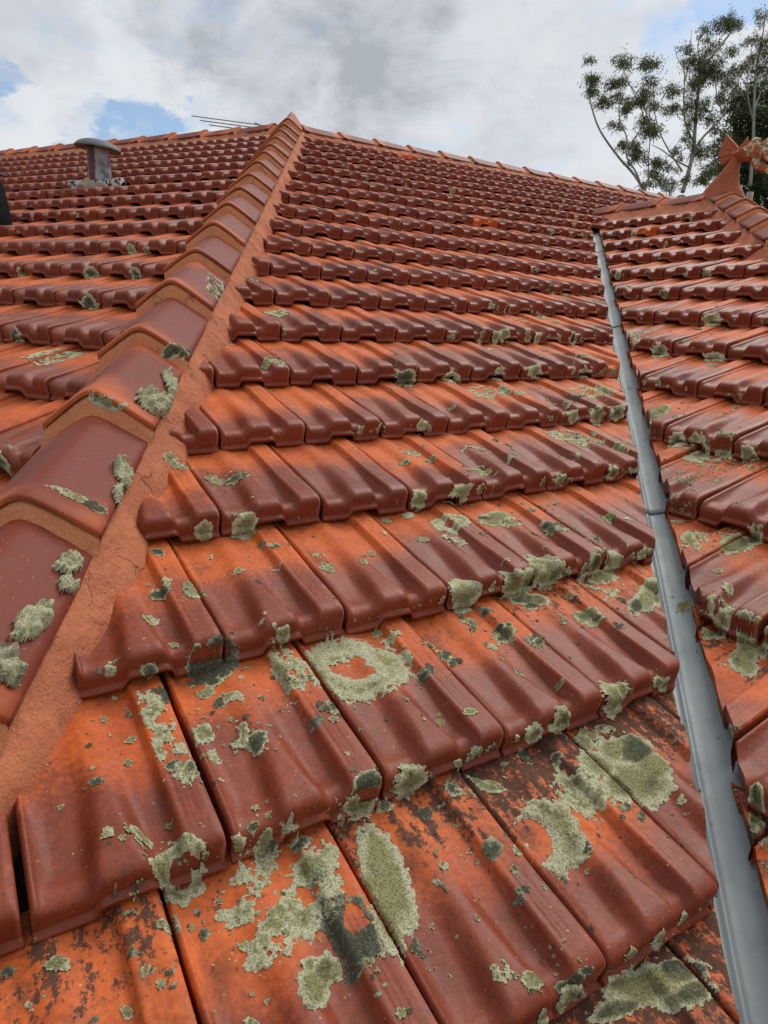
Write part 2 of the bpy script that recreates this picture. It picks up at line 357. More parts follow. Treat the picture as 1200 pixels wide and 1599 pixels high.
def make_lichen_mat():
    m, t, b = mat('crustose_lichen'); P = pos_of(t)
    at = attr(t, 'rim'); s = N(t, 'ShaderNodeSeparateXYZ'); t.links.new(at.outputs['Vector'], s.inputs[0])
    rim, tone, hh = s.outputs
    nf = noise_t(t, P, 330.0, 4, 0.75); nb = noise_t(t, P, 60.0, 5, 0.7); nc = noise_t(t, P, 18.0, 3, 0.6)
    pale = mixc(t, nb, (0.56, 0.54, 0.29), (0.86, 0.84, 0.58))
    oliv = mixc(t, nb, (0.23, 0.21, 0.080), (0.53, 0.50, 0.245))
    dark = mixc(t, nb, (0.022, 0.026, 0.018), (0.15, 0.16, 0.11))
    x = mth(t, 'ADD', rim, mth(t, 'MULTIPLY', mth(t, 'SUBTRACT', nc, 0.5), 0.9))
    col = mixc(t, sstep(t, x, 0.18, 0.85), pale, oliv)
    y = mth(t, 'ADD', mth(t, 'SUBTRACT', tone, .06), mth(t, 'MULTIPLY', mth(t, 'SUBTRACT', nc, 0.5), 1.2))
    y = mth(t, 'ADD', y, mth(t, 'MULTIPLY', mth(t, 'SUBTRACT', rim, 0.5), 0.5))
    col = mixc(t, mth(t, 'MULTIPLY', sstep(t, y, 0.45, 0.95), 0.92), col, dark)
    g = sstep(t, nf, 0.36, 0.56)
    col = mixc(t, g, mixc(t, 0.66, col, (0.03, 0.028, 0.012)), col)
    col = mixc(t, mth(t, 'MULTIPLY', sstep(t, nf, 0.58, 0.70), 0.45), col, (0.86, 0.87, 0.66))
    setin(t, b, 'Base Color', col); setin(t, b, 'Roughness', 0.95); b.inputs['Specular IOR Level'].default_value = 0.2
    bump(t, b, mth(t, 'ADD', nf, mth(t, 'MULTIPLY', nb, 0.8)), 0.006, 1.0)
    return m
def flat_mat(name, c1, c2, scale, rough, bumpd=0.0, metallic=0.0):
    m, t, b = mat(name); P = pos_of(t); n = noise_t(t, P, scale, 5, 0.65)
    setin(t, b, 'Base Color', mixc(t, n, c1, c2)); setin(t, b, 'Roughness', rough); setin(t, b, 'Metallic', metallic)
    if bumpd: bump(t, b, n, bumpd, 0.8)
    return m
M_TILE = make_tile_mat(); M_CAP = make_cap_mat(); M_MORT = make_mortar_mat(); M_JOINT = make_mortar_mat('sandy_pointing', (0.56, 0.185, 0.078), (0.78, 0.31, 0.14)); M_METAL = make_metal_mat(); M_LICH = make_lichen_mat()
M_DARK = flat_mat('sarking', (0.012, 0.009, 0.008), (0.03, 0.02, 0.016), 20, 0.9)

# ------------------------------------------------------------------ tiles
U_HI = np.array([.004, .004, .011, .026, .042, .056, .075, .105, .14, .18, .22, .255, .285, .31, .335, .36, .385, .41, .44, .47, .495, .52, .545, .57, .60, .63, .66, .69, .715, .735, .75, .765, .785, .803, .812, .822, .838, .846, .856, .875, .884, .894, .915, .94, .96, .960, .966, .969, .969])
U_LO = np.array([.004, .004, .026, .056, .10, .16, .22, .28, .33, .38, .44, .50, .55, .60, .66, .715, .745, .77, .82, .88, .94, .955, .969, .969])
V_HI = np.array([1.10, 1.0, .92, .84, .76, .68, .60, .53, .46, .40, .34, .29, .24, .20, .165, .135, .11, .088, .068])
V_LO = np.array([1.10, .9, .7, .5, .35, .24, .16, .105, .068])
def tile_h(u, v):
    base = np.interp(v, [-.1, 0, .25, .85, 1.1], [.192, .190, .142, .014, -.050])
    a = np.interp(v, [0, .07, .2, .4, 1.1], [.110, .100, .060, .020, .002]); bw = np.interp(v, [0, .1, .3, .7, 1.1], [.075, .085, .125, .160, .150])
    amp = np.interp(v, [0, .15, .45, .8, 1.1], [.085, .080, .046, .032, .028])
    d = np.clip((np.abs(u - .435) - a) / bw, 0, 1)
    rib = .5 + .5 * np.cos(math.pi * d)
    st = ss(u, .735, .757); bead = np.exp(-((u - .026) / .017) ** 2) * (u < .07)
    pan = (1 - rib) * (1 - st) * ss(u, .05, .12)
    scoop = ss(v, .045, .16) * (1 - ss(v, .20, .62))
    h = base + amp * rib * (1 - st) + st * np.interp(v, [0, .12, .4, 1.1], [.086, .080, .060, .062]) - .040 * pan * scoop
    h = h + bead * (.046 - .014 * v)
    gf = ss(v, .10, .16)
    for g0, ga in ((.805, .005), (.838, .0025), (.872, .0035)): h = h - ga * np.exp(-((u - g0) / .008) ** 2) * gf
    h = h - .035 * ss(u, .948, .970) ** 2
    return h
NOTCH = {'M': (.315, .60), 'L': (.26, .56), 'S': (.27, .58)}
def tile_grid(kind, hi):
    U = U_HI if hi else U_LO; Vt = V_HI if hi else V_LO
    n0, n1 = NOTCH[kind]; bot = .088 * ss(U, n0 - .035, n0 + .005) * (1 - ss(U, n1 - .005, n1 + .035))
    uu, vv = np.meshgrid(U, Vt); H = tile_h(uu, vv); rows_v = [np.full_like(U, v) for v in Vt]; rows_h = [H[i] for i in range(len(Vt))]
    rows_t = list(Vt); h0 = tile_h(U, np.full_like(U, .068))
    for v, dh in ((.042, .002), (.027, .006), (.015, .015), (.006, .030), (.001, .050)):
        rows_v.append(np.full_like(U, v)); rows_h.append(h0 - dh); rows_t.append(v)
    lip = np.minimum(bot + .050, h0 - .068)
    for v, hh in ((-.005, lip + .006), (-.009, lip), (-.024, lip - .007), (-.031, lip - .016), (-.032, np.minimum(bot + .008, lip - .020)), (-.025, bot), (.06, bot + .002)):
        rows_v.append(np.full_like(U, v)); rows_h.append(hh); rows_t.append(v)
    uu = np.tile(U, (len(rows_v), 1)); vv = np.array(rows_v); hh = np.array(rows_h)
    wall = np.minimum(hh, 0.17 - .175 * np.maximum(vv, 0)) - .10
    hh[:, 0] = np.minimum(wall[:, 0], hh[:, 0]); hh[:, -1] = np.minimum(wall[:, -1], hh[:, -1])
    return uu, vv, hh
GRID = {(k, hi): tile_grid(k, hi) for k in 'MLS' for hi in (True, False)}
rnd = random.Random(7)
ALLV, ALLF = [], []; nall = 0          # every near surface, for laying lichen on it
def add_bvh(V, F):
    global nall
    ALLV.append(np.asarray(V, dtype=float)); ALLF.extend([tuple(i + nall for i in f) for f in F]); nall += len(V)

def clip_mesh(me, cuts, skirt=None):
    bm = bmesh.new(); bm.from_mesh(me)
    for co, no in cuts:
        g = bmesh.ops.bisect_plane(bm, geom=bm.verts[:] + bm.edges[:] + bm.faces[:], dist=1e-5, plane_co=co, plane_no=no, clear_outer=True)
        if skirt is not None:
            ed = [x for x in g['geom_cut'] if isinstance(x, bmesh.types.BMEdge)]
            if ed:
                x = bmesh.ops.extrude_edge_only(bm, edges=ed)['geom']
                for e in x:
                    if isinstance(e, bmesh.types.BMVert): e.co += skirt
                for e in ed: e.smooth = False
    bm.to_mesh(me); n = len(bm.faces); bm.free(); return n

def hip_side(p): return (np.asarray(p) - HP) @ HS
def val_side(p): return (np.asarray(p) - VO) @ VS
def val_along(p): return (np.asarray(p) - VO) @ VDir

M_OFF = {0: .61, 1: .98, 2: .42, 3: .86, 4: .30, 5: .70, 6: .13, 7: .59, 8: .07, 9: .50, 10: .90, 11: .36, 12: .74, 13: .17, 14: .60, 15: .03, 16: .47, 17: .88, 18: .29, 19: .73}
L_OFF = {-3: .68, -2: .28, -1: .92, 0: .54, 1: .13, 2: .73, 3: .33, 4: .90, 5: .49, 6: .06, 7: .60}
S_OFF = {0: .51, 1: .03, 2: .59, 3: .10, 4: .63, 5: .13, -1: .96, -2: .41, -3: .89, -4: .35, -5: .81, -6: .32}
def off(kind, r):
    if kind == 'M': return M_OFF.get(r, (.61 + .44 * r) % 1)
    if kind == 'L': return L_OFF.get(r, (.54 - .41 * r) % 1)
    return S_OFF.get(r, (.51 - .48 * r) % 1)

def in_view(p, marg=60):
    z = p @ CF
    if z < 0.2: return None
    x = 600 + 1060 * (p @ CR) / z; y = 799.5 - 1060 * (p @ CU) / z
    return (x, y) if -marg < x < 1200 + marg and -marg < y < 1599 + marg else None

def build_slope(kind, f, rows, urange, roof, part, extra_cut=None):
    items = []
    for r in rows:
        o = off(kind, r); rowdh = rnd.uniform(-.006, .006); rowdv = rnd.uniform(-.010, .010)
        for kk in range(urange[0], urange[1]):
            u0 = kk + o - 1.0                           # joints sit on the tile's two edges
            c = pt(f, u0 + .5, r + .45, .1); ends = [pt(f, u0 + a, r + b, .1) for a in (0, 1) for b in (-.05, 1.1)]
            hs = [hip_side(e) for e in ends]; vs_ = [val_side(e) for e in ends]; va = val_along(c); cuts = []
            if kind == 'M':
                if max(hs) < (.92 if r > 1 else .74): continue
                if min(hs) < (.74 if r > 1 else .59): cuts.append(('h', 1))
                if va < V_TOP:
                    if min(vs_) > -.12: continue
                    if max(vs_) > -.13: cuts.append(('v', -1))
            elif kind == 'L':
                if min(hs) > -.36: continue
                if max(hs) > -.38: cuts.append(('h', -1))
            elif kind == 'S':
                if max(vs_) < .21: continue
                if min(vs_) < .22: cuts.append(('v', 1))
                if min(s_hip_side(e) for e in ends) > -.40: continue
                if max(s_hip_side(e) for e in ends) > -.42: cuts.append(('s', -1))
            px = [q for q in (in_view(e) for e in ends + [c]) if q]
            dist = np.linalg.norm(c)
            items.append((dist if px else 1e3 + dist, r, u0, cuts, rowdh, rowdv, bool(px)))
    items.sort(key=lambda a: a[0])
    rest = []; cnt = 0
    for rank, (dist, r, u0, cuts, rowdh, rowdv, seen) in enumerate(items):
        hi = dist < 17 and seen
        uu, vv, hh = GRID[(kind, hi)]
        nr, nc = uu.shape
        jit = [rnd.uniform(-.007, .007) for _ in range(5)]
        yaw = rnd.uniform(-.009, .009); tilt = rnd.uniform(-.018, .018); roll = rnd.uniform(-.016, .016); sc = 1 + rnd.uniform(-.004, .004)
        ul = u0 + jit[0] + (uu - .5) * sc + .5 - yaw * vv * G; vl = r * G + (vv * G + yaw * (uu - .5)) + rowdv + jit[1]
        wob = .0035 * np.sin(uu * 9 + u0 * 3.1) * np.cos(vv * 5 + r * 1.7)
        hl = hh + rowdh + jit[2] + tilt * (vv - .5) * .5 + roll * (uu - .5) + wob * (hi and 1 or 0)
        P = f.O + (ul[..., None] * f.d + vl[..., None] * f.up + hl[..., None] * f.n) * f.k
        Wd = (P.reshape(-1, 3) * K + EYE)
        me = mesh('roof_tile', Wd, grid_faces(nr, nc, True), M_TILE)
        nV = len(V_HI if hi else V_LO); ed = np.empty(len(me.edges) * 2, dtype=np.int32); me.edges.foreach_get('vertices', ed); ed = ed.reshape(-1, 2)
        ra, rb, ca, cb = ed[:, 0] // nc, ed[:, 1] // nc, ed[:, 0] % nc, ed[:, 1] % nc
        shp = ((ra == rb) & np.isin(ra, (nV + 5, nV + 6, nV + 8))) | ((ca == cb) & np.isin(ca, (1, nc - 2)))
        sa = me.attributes.new('sharp_edge', 'BOOLEAN', 'EDGE'); sa.data.foreach_set('value', shp)
        rr, r2 = rnd.random(), rnd.random()
        c = pt(f, u0 + .5, r + .5)
        sv_ = abs(val_side(c)); near = max(0, 1 - dist / 14.0)
        gv = max(0.0, 1 - sv_ / 2.6)
        if kind == 'L': grime, lich = .12 + .2 * rnd.random(), .22 * rnd.random() + .10 * near
        else:
            grime = .16 + .42 * rnd.random() ** 1.7 + .46 * gv * (0.4 + near) + (.50 if r <= 0 else .14 if r == 1 else 0) * (kind == 'M')
            lich = .12 + .32 * rnd.random() + .22 * gv + .08 * near 
            if r > 8: grime *= .6; lich *= .75
        rr2 = rr
        if kind == 'M' and r >= 1 and r <= 2: rr2 = .25 + .5 * rr - .35 * max(0, min(1, (c @ FM.d - 2.0) / 3))
        set_attr(me, 'tuv', np.stack([uu.ravel(), vv.ravel(), np.full(uu.size, rr2)], 1))
        set_attr(me, 'wear', np.stack([np.full(uu.size, min(grime, 1)), np.full(uu.size, min(lich, 1)), np.full(uu.size, r2)], 1))
        for cn, sgn in cuts:
            co, no = {'h': (HP, HS), 'v': (VO, VS), 's': (SHP, SHS)}[cn]
            offs = {('h', 1): .73 if r > 1 else .58, ('h', -1): -.38, ('v', -1): -.115 + rnd.uniform(-.012, .012), ('v', 1): .205 + rnd.uniform(-.012, .012), ('s', -1): -.42}[(cn, sgn)]
            if clip_mesh(me, [(wd(co + no * offs), Vector(no) * (-sgn))], Vector(-f.n * (.20 if cn == 'v' else .11) * K)) == 0: break
        if len(me.polygons) == 0: bpy.data.meshes.remove(me); continue
        if dist < 34:
            co = np.empty(len(me.vertices) * 3, dtype=np.float32); me.vertices.foreach_get('co', co)
            add_bvh(co.reshape(-1, 3), [tuple(p.vertices) for p in me.polygons])
        if cnt < 100 and seen:
            link('roof_tile', me, part, wd(pt(f, u0 + .5, r))); cnt += 1
        else: rest.append(me)
    if rest:
        bm = bmesh.new()
        for me in rest: bm.from_mesh(me)
        big = bpy.data.meshes.new('roof_tile'); big.materials.append(M_TILE); bm.to_mesh(big); bm.free()
        for me in rest: bpy.data.meshes.remove(me)
        tag(link('tile_courses', big, part), kind='stuff')
    return cnt

# ---- the small roof's hip: 45 degrees in plan from the end of its ridge
S_RIDGE_R = 5.45
S_END_U = -2.15
SHP = pt(FS, S_END_U, S_RIDGE_R)
nS = np.array([FS.up[0], FS.up[1], 0]); nS /= np.linalg.norm(nS)      # uphill in plan
SHDp = (FS.d - nS); SHDp /= np.linalg.norm(SHDp)                       # plan direction down the hip
SHS = np.array([SHDp[1], -SHDp[0], 0.0]); SHS *= np.sign(SHS @ FS.d) or 1
def s_hip_side(p): return (np.asarray(p) - SHP) @ SHS
SHD = SHDp - np.array([0, 0, math.tan(SLOPE) * (SHDp @ -nS)])          # 3-D, going down

roof = empty('house_roof', wd(pt(FM, 4, 4)))
tag(roof, 'hipped roof of glazed orange and maroon terracotta tiles spotted with lichen', 'roof')
slopeM = empty('roof_slope', wd(pt(FM, 6, 6)), roof); slopeM['label'] = 'broad lichen-spotted slope between the hip capping and the metal valley'
slopeL = empty('roof_slope', wd(pt(FL, -3, 2)), roof); slopeL['label'] = 'slope beyond the hip capping that carries the vent pipe'
slopeS = empty('roof_slope', wd(pt(FS, 4, -2)), roof); slopeS['label'] = 'slope beyond the metal valley, below the dragon finial'
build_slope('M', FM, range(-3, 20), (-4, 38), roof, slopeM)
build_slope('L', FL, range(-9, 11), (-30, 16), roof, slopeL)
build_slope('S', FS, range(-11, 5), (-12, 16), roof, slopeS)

# sarking under the tiles
def sheet(name, f, u0, u1, r0, r1, h, part, cuts):
    bm = bmesh.new(); vs_ = [bm.verts.new(wd(pt(f, u, r, h))) for u, r in ((u0, r0), (u1, r0), (u1, r1), (u0, r1))]; bm.faces.new(vs_)
    for co, no in cuts: bmesh.ops.bisect_plane(bm, geom=bm.verts[:] + bm.edges[:] + bm.faces[:], plane_co=co, plane_no=no, clear_outer=True)
    me = bpy.data.meshes.new(name); me.materials.append(M_DARK); bm.to_mesh(me); bm.free(); return link(name, me, part)
sheet('sarking', FM, -8, 20, -3.2, 20.1, -.16, slopeM, [(wd(HP), -Vector(HS)), (wd(VO - VS * .42), Vector(VS))])
sheet('sarking', FM, 18, 40, 13.5, 20.1, -.16, slopeM, [])
sheet('sarking', FL, -30, 18, -9.2, 11.1, -.16, slopeL, [(wd(HP), Vector(HS))])
sheet('sarking', FS, -12, 18, -11.2, 5.4, -.16, slopeS, [(wd(VO + VS * .42), -Vector(VS)), (wd(SHP), Vector(SHS))])

#==CAPS==
# ------------------------------------------------------------------ ridge and hip capping
def softabs(x, r): return (np.sqrt(x * x + r * r) - r) / (math.sqrt(1 + r * r) - r)
def cap_profile(s, c, e, w): return e + (c - e) * (1 - softabs(np.abs(s) / w, .20))
def capping(name, P, D, S, ts, length, par, parent, bed=None, bed_range=None, bvh=False, lift_last=None, narrow=0.0):
    """ridge tiles on the line P + D*t, each starting (lower, lipped end) at t in TS; S is the horizontal direction across"""
    part = empty(name, wd(P + D * ts[0]), parent)
    Z = np.cross(S, D); Z = Z * np.sign(Z[2]); Z /= np.linalg.norm(Z)
    c0, c1, e0, e1, w0, w1 = par
    sgrid = np.linspace(-1, 1, 25)
    for i, t0 in enumerate(ts):
        jr = [rnd.uniform(-.02, .02) for _ in range(4)]; rr = rnd.random()
        L = length + .22
        cc0, cc1 = c0, c1
        if lift_last and i == len(ts) - 1: cc0, cc1, L = c0 + .04, lift_last, length + .5
        taus = [0, 0, .012, .05, .085, .105, .13, .2, .3, .4, .5, .6, .7, .8, .9, 1.0]
        V = []; T = []
        for q, ta in enumerate(taus):
            c = cc0 + (cc1 - cc0) * ta + jr[0]; e = e0 + (e1 - e0) * ta + jr[1] * .5; w = w0 + (w1 - w0) * ta
            rim = .028 * (1 - ss(np.array(ta), .085, .12)) - (.012 if ta == 0 and q == 1 else 0)
            under = -.045 if q == 0 else 0.0
            for s in sgrid:
                z = float(cap_profile(np.array(s * w), c, e, w)) + rim + under
                x = s * (w + rim * .8 + under * .5)
                V.append(P + D * (t0 + ta * L + (jr[2] * .4) * s) + S * x + Z * z); T.append((s * .5 + .5, ta, rr))
            # wings turn down a little at their outer edge
        n = len(sgrid); rowsn = len(taus)
        Vw = [wd(v) for v in V]; F = grid_faces(rowsn, n)
        for q in range(rowsn - 1):                       # edge thickness
            pass
        me = mesh('ridge_tile', Vw, F, M_CAP)
        ed = []
        bm = bmesh.new(); bm.from_mesh(me)
        bnd = [e_ for e_ in bm.edges if e_.is_boundary and all(abs(abs(T[v.index][0] - .5) - .5) < 1e-6 for v in e_.verts)]
        r_ = bmesh.ops.extrude_edge_only(bm, edges=bnd); dn = Vector(-Z * .05 * K)
        for v in [g for g in r_['geom'] if isinstance(g, bmesh.types.BMVert)]: v.co += dn
        bmesh.ops.recalc_face_normals(bm, faces=bm.faces[:]); bm.to_mesh(me); bm.free()
        TT = np.array(T); nv = len(me.vertices); tt = np.zeros((nv, 3)); tt[:len(TT)] = TT; tt[len(TT):] = (1, .3, rr)
        set_attr(me, 'tuv', tt)
        me.polygons.foreach_set('use_smooth', [True] * len(me.polygons))
        if bvh and i < 9:
            co = np.empty(nv * 3, dtype=np.float32); me.vertices.foreach_get('co', co); add_bvh(co.reshape(-1, 3), [tuple(p.vertices) for p in me.polygons])
        ob = link('ridge_tile', me, part, wd(P + D * t0))
        # mortar pointing that fills the open end above the tile below
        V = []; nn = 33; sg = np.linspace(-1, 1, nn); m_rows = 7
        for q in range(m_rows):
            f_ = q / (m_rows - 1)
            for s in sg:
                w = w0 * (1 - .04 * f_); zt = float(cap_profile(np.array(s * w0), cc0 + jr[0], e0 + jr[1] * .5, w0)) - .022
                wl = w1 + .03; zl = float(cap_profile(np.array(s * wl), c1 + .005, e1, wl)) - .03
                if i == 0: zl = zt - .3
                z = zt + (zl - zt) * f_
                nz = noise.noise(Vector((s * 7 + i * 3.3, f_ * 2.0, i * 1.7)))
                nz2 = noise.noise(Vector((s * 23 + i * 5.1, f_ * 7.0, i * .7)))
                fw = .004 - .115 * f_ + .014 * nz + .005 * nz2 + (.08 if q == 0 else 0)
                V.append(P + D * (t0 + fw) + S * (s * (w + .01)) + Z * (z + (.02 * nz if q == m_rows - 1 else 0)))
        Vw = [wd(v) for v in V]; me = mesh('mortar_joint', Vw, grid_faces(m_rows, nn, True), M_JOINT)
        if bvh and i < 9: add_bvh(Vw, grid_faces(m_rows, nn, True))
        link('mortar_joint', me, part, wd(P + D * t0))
    if bed:
        t0, t1 = bed_range; n = int((t1 - t0) / .07)
        for side in (-1, 1):
            V = []; prof = bed
            for a in range(n + 1):
                t = t0 + (t1 - t0) * a / n
                ph = ((t - ts[0]) / length) % 1.0; bulge = .02 * math.cos(ph * 2 * math.pi)
                for q, (s, z) in enumerate(prof):
                    nz = noise.noise(Vector((t * 1.1, q * .7 + side * 9, 2.0))); nz2 = noise.noise(Vector((t * 4.3, q * 1.3 + side * 5, 7.0))); nz3 = noise.noise(Vector((t * 12, q * 3.1 + side * 5, 3.0)))
                    am = 0 if q == 0 else 1
                    V.append(P + D * t + S * side * (s - (narrow * (1 - float(ss(np.array(t), 1.6, 3.6))) * max(0, s - .45) / .25 if side > 0 else 0) + bulge * am + am * (.045 * nz + .030 * nz2 + .010 * nz3)) + Z * (z + am * .02 * nz2))
            Vw = [wd(v) for v in V]; F = grid_faces(n + 1, len(prof), side < 0)
            me = mesh('mortar_bed', Vw, F, M_MORT)
            if bvh: add_bvh(Vw, F)
            link('mortar_bed', me, part, wd(P + D * t0))
    return part

hip_ts = [4.14 + 1.69 * k for k in range(-3, 16)]
hipc = capping('hip_capping', HP + HS * .15, HD, HS, hip_ts, 1.69, (.67, .48, .33, .20, .50, .455), roof,
        bed=[(.38, .20), (.445, .205), (.49, .185), (.545, .13), (.61, .06), (.67, -.05), (.74, -.30)], bed_range=(-2.0, 30.6), bvh=True, lift_last=.74, narrow=.15)
PK = HP + HD * PEAK_T
def horiz_run(f, u0, row, sgn, ts, name, **kw):
    P = pt(f, u0, row, 0); D = f.d * sgn; S = np.array([D[1], -D[0], 0.0])
    return capping(name, P, D, S, ts, 1.72 * f.k, (.44, .36, .14, .10, .48, .45), roof,
                   bed=[(.38, .09), (.455, .08), (.53, .0), (.70, -.14), (.98, -.34)], **kw)
uM = (PK - FM.O) @ FM.d; rM = (PK - FM.O) @ FM.up / G
horiz_run(FM, uM, rM, 1, [.55 + 1.72 * k for k in range(15)], 'ridge_capping', bed_range=(0.2, 26.5))
uL = (PK - FL.O) @ FL.d; rL = (PK - FL.O) @ FL.up / G
horiz_run(FL, uL, rL, -1, [.55 + 1.72 * k for k in range(17)], 'ridge_capping', bed_range=(0.2, 30))
horiz_run(FS, S_END_U * FS.k / FS.k, S_RIDGE_R, -1, [.4, 2.3, 4.2], 'ridge_capping', bed_range=(0.0, 6.0))
s_len = 14
capping('hip_capping', SHP - np.array([0, 0, .02]), -SHD / np.linalg.norm(SHD), -SHS, [-1.75 * k for k in range(15, 0, -1)], 1.75, (.58, .43, .33, .21, .50, .455), roof,
        bed=[(.38, .19), (.455, .195), (.50, .15), (.58, .05), (.68, -.08), (.86, -.26)], bed_range=(-26, .3))
# the other faces of the roof, seen only from the side
def plain_slope(corners, lab):
    V = [wd(c) for c in corners]
    me = mesh('roof_slope', V, [tuple(range(len(V)))], M_TILE, False); set_attr(me, 'tuv', [(.2, .4, .3)] * len(V)); set_attr(me, 'wear', [(.1, .1, .4)] * len(V))
    link('roof_slope', me, roof)
def down(p, direction, run): return np.asarray(p) + np.asarray(direction) * run - np.array([0, 0, run * math.tan(SLOPE)])
nM = np.array([FM.up[0], FM.up[1], 0]); nM /= np.linalg.norm(nM); nL = np.array([FL.up[0], FL.up[1], 0]); nL /= np.linalg.norm(nL)
rz = np.array([0, 0, .08])
plain_slope([PK + rz * 0 - rz, PK + FM.d * 27 - rz, down(PK + FM.d * 27, nM, 16), down(PK, nM, 16)], '')
plain_slope([PK - rz, down(PK, nL, 16), down(PK - FL.d * 31, nL, 16), PK - FL.d * 31 - rz], '')
e1 = pt(FS, S_END_U, S_RIDGE_R); e0 = pt(FS, -8.0, S_RIDGE_R)
plain_slope([e0 - rz, down(e0, nS, 12), down(e1, nS, 12) + FS.d * 12, e1 - rz], '')
plain_slope([e1 - rz, e1 + (FS.d + nS) * 19 - np.array([0, 0, 19 * math.tan(SLOPE)]), e1 + SHD * 19 / max(1e-6, np.linalg.norm(SHD[:2])) * math.sqrt(2) - rz], '')

# ------------------------------------------------------------------ valley gutter
gut = empty('valley_gutter', wd(VO + VDir * 8), roof)
tM = -(FM.n @ VS) / FM.n[2]; tS = -(FS.n @ VS) / FS.n[2]
def z_on(f, p): return (f.n @ f.O - f.n[0] * p[0] - f.n[1] * p[1]) / f.n[2]
for t0, t1, dz in ((-6, 7.75, 0), (7.55, 15.7, .018), (15.5, 24.2, .036), (24.0, 29.0, .054)):
    V = []; n = int((t1 - t0) / .12); sg = [-.62, -.35, -.26, -.20, -.15, -.10, -.05, -.022, -.008, .006, .02, .05, .10, .15, .20, .27, .36, .62]
    for a in range(n + 1):
        t = t0 + (t1 - t0) * a / n; q = VO + VDir * t
        zf = min(z_on(FM, q) - .13, z_on(FS, q) - .13)
        for s in sg:
            z = zf + (tM * s if s < 0 else tS * s) + dz + .009 * noise.noise(Vector((t * .55, s * 3.0, dz * 40))) + .004 * noise.noise(Vector((t * 2.3, s * 9.0, 4)))
            if -.03 < s < .03: z += .045 * (1 - abs(s) / .03)
            p = q + VS * s; V.append((p[0], p[1], z))
    Vw = [wd(v) for v in V]; F = grid_faces(n + 1, len(sg), True)
    me = mesh('gutter_section', Vw, F, M_METAL); add_bvh(Vw, F)
    ob = link('gutter_section', me, gut, wd(VO + VDir * t0))
    md = ob.modifiers.new('thickness', 'SOLIDIFY'); md.thickness = .0025; md.offset = 0
# ------------------------------------------------------------------ things that stand on the roof
def upframe(P, X):
    X = Vector(X).normalized(); Z = Vector((0, 0, 1)); Y = Z.cross(X).normalized(); return lambda x, y, z: Vector(wd(P)) + (X * x + Y * y + Z * z) * K
def plate(poly, th, L, inset=0.0):
    """thick plate from a polygon of local (x, z) points"""
    n = len(poly); V = []; cx = sum(p[0] for p in poly) / n; cz = sum(p[1] for p in poly) / n
    for y, k in ((-th, .86), (-th * .6, 1), (th * .6, 1), (th, .86)):
        for x, z in poly: V.append(L(cx + (x - cx) * k, y, cz + (z - cz) * k))
    F = [tuple(range(n - 1, -1, -1)), tuple(3 * n + i for i in range(n))]
    for a in range(3):
        for i in range(n): j = (i + 1) % n; F.append((a * n + i, a * n + j, (a + 1) * n + j, (a + 1) * n + i))
    return V, F
def sect_tube(secs, L, sides=20):
    """loft of ellipses: (x, z, half height along the normal, half width, tangent angle)"""
    V = []; F = []; n = len(secs)
    for (x, z, a, b, th) in secs:
        nx, nz = -math.sin(th), math.cos(th)
        for k in range(sides):
            q = 2 * math.pi * k / sides; V.append(L(x + nx * a * math.cos(q), b * math.sin(q), z + nz * a * math.cos(q)))
    for i in range(n - 1):
        for k in range(sides): k2 = (k + 1) % sides; F.append((i * sides + k, i * sides + k2, (i + 1) * sides + k2, (i + 1) * sides + k))
    F.append(tuple(range(sides - 1, -1, -1))); F.append(tuple((n - 1) * sides + k for k in range(sides)))
    return V, F
def rough(V, amp, sc, seed=0):
    return [Vector(v) + Vector((noise.noise(Vector(v) * sc + Vector((seed, 0, 0))), noise.noise(Vector(v) * sc + Vector((0, seed + 9, 0))), noise.noise(Vector(v) * sc + Vector((0, 0, seed + 17))))) * amp for v in V]

M_TERRA = make_plain = None
def make_terra(lich=0.0):
    m, t, b = mat('weathered_terracotta'); P = pos_of(t)
    na = noise_t(t, P, 9.0, 4, 0.6); nb = noise_t(t, P, 40.0, 5, 0.65)
    col = mixc(t, na, (0.24, 0.060, 0.028), (0.52, 0.140, 0.045))
    dk = sstep(t, mth(t, 'ADD', mth(t, 'MULTIPLY', nb, 0.6), mth(t, 'MULTIPLY', na, 0.4)), 0.56, 0.68)
    col = mixc(t, mth(t, 'MULTIPLY', dk, 0.45), col, (0.10, 0.035, 0.022))
    if lich:
        nl = noise_t(t, P, 13.0, 6, 0.7, .3); col = mixc(t, sstep(t, nl, .56 - lich, .60 - lich), col, mixc(t, sstep(t, nb, .4, .6), (.26, .23, .11), (.66, .62, .40)))
    setin(t, b, 'Base Color', col); setin(t, b, 'Roughness', 0.7); bump(t, b, nb, 0.010, 0.9); return m
M_TERRA = make_terra(); M_TERRA_L = make_terra(.055)
FP = SHP + np.array([0, 0, .42]); FLc = upframe(FP, FS.d)
fin_o = empty('roof_finial', FLc(0, 0, 0))
tag(fin_o, 'terracotta dragon finial with ribbed crest at the end of the small ridge', 'finial')
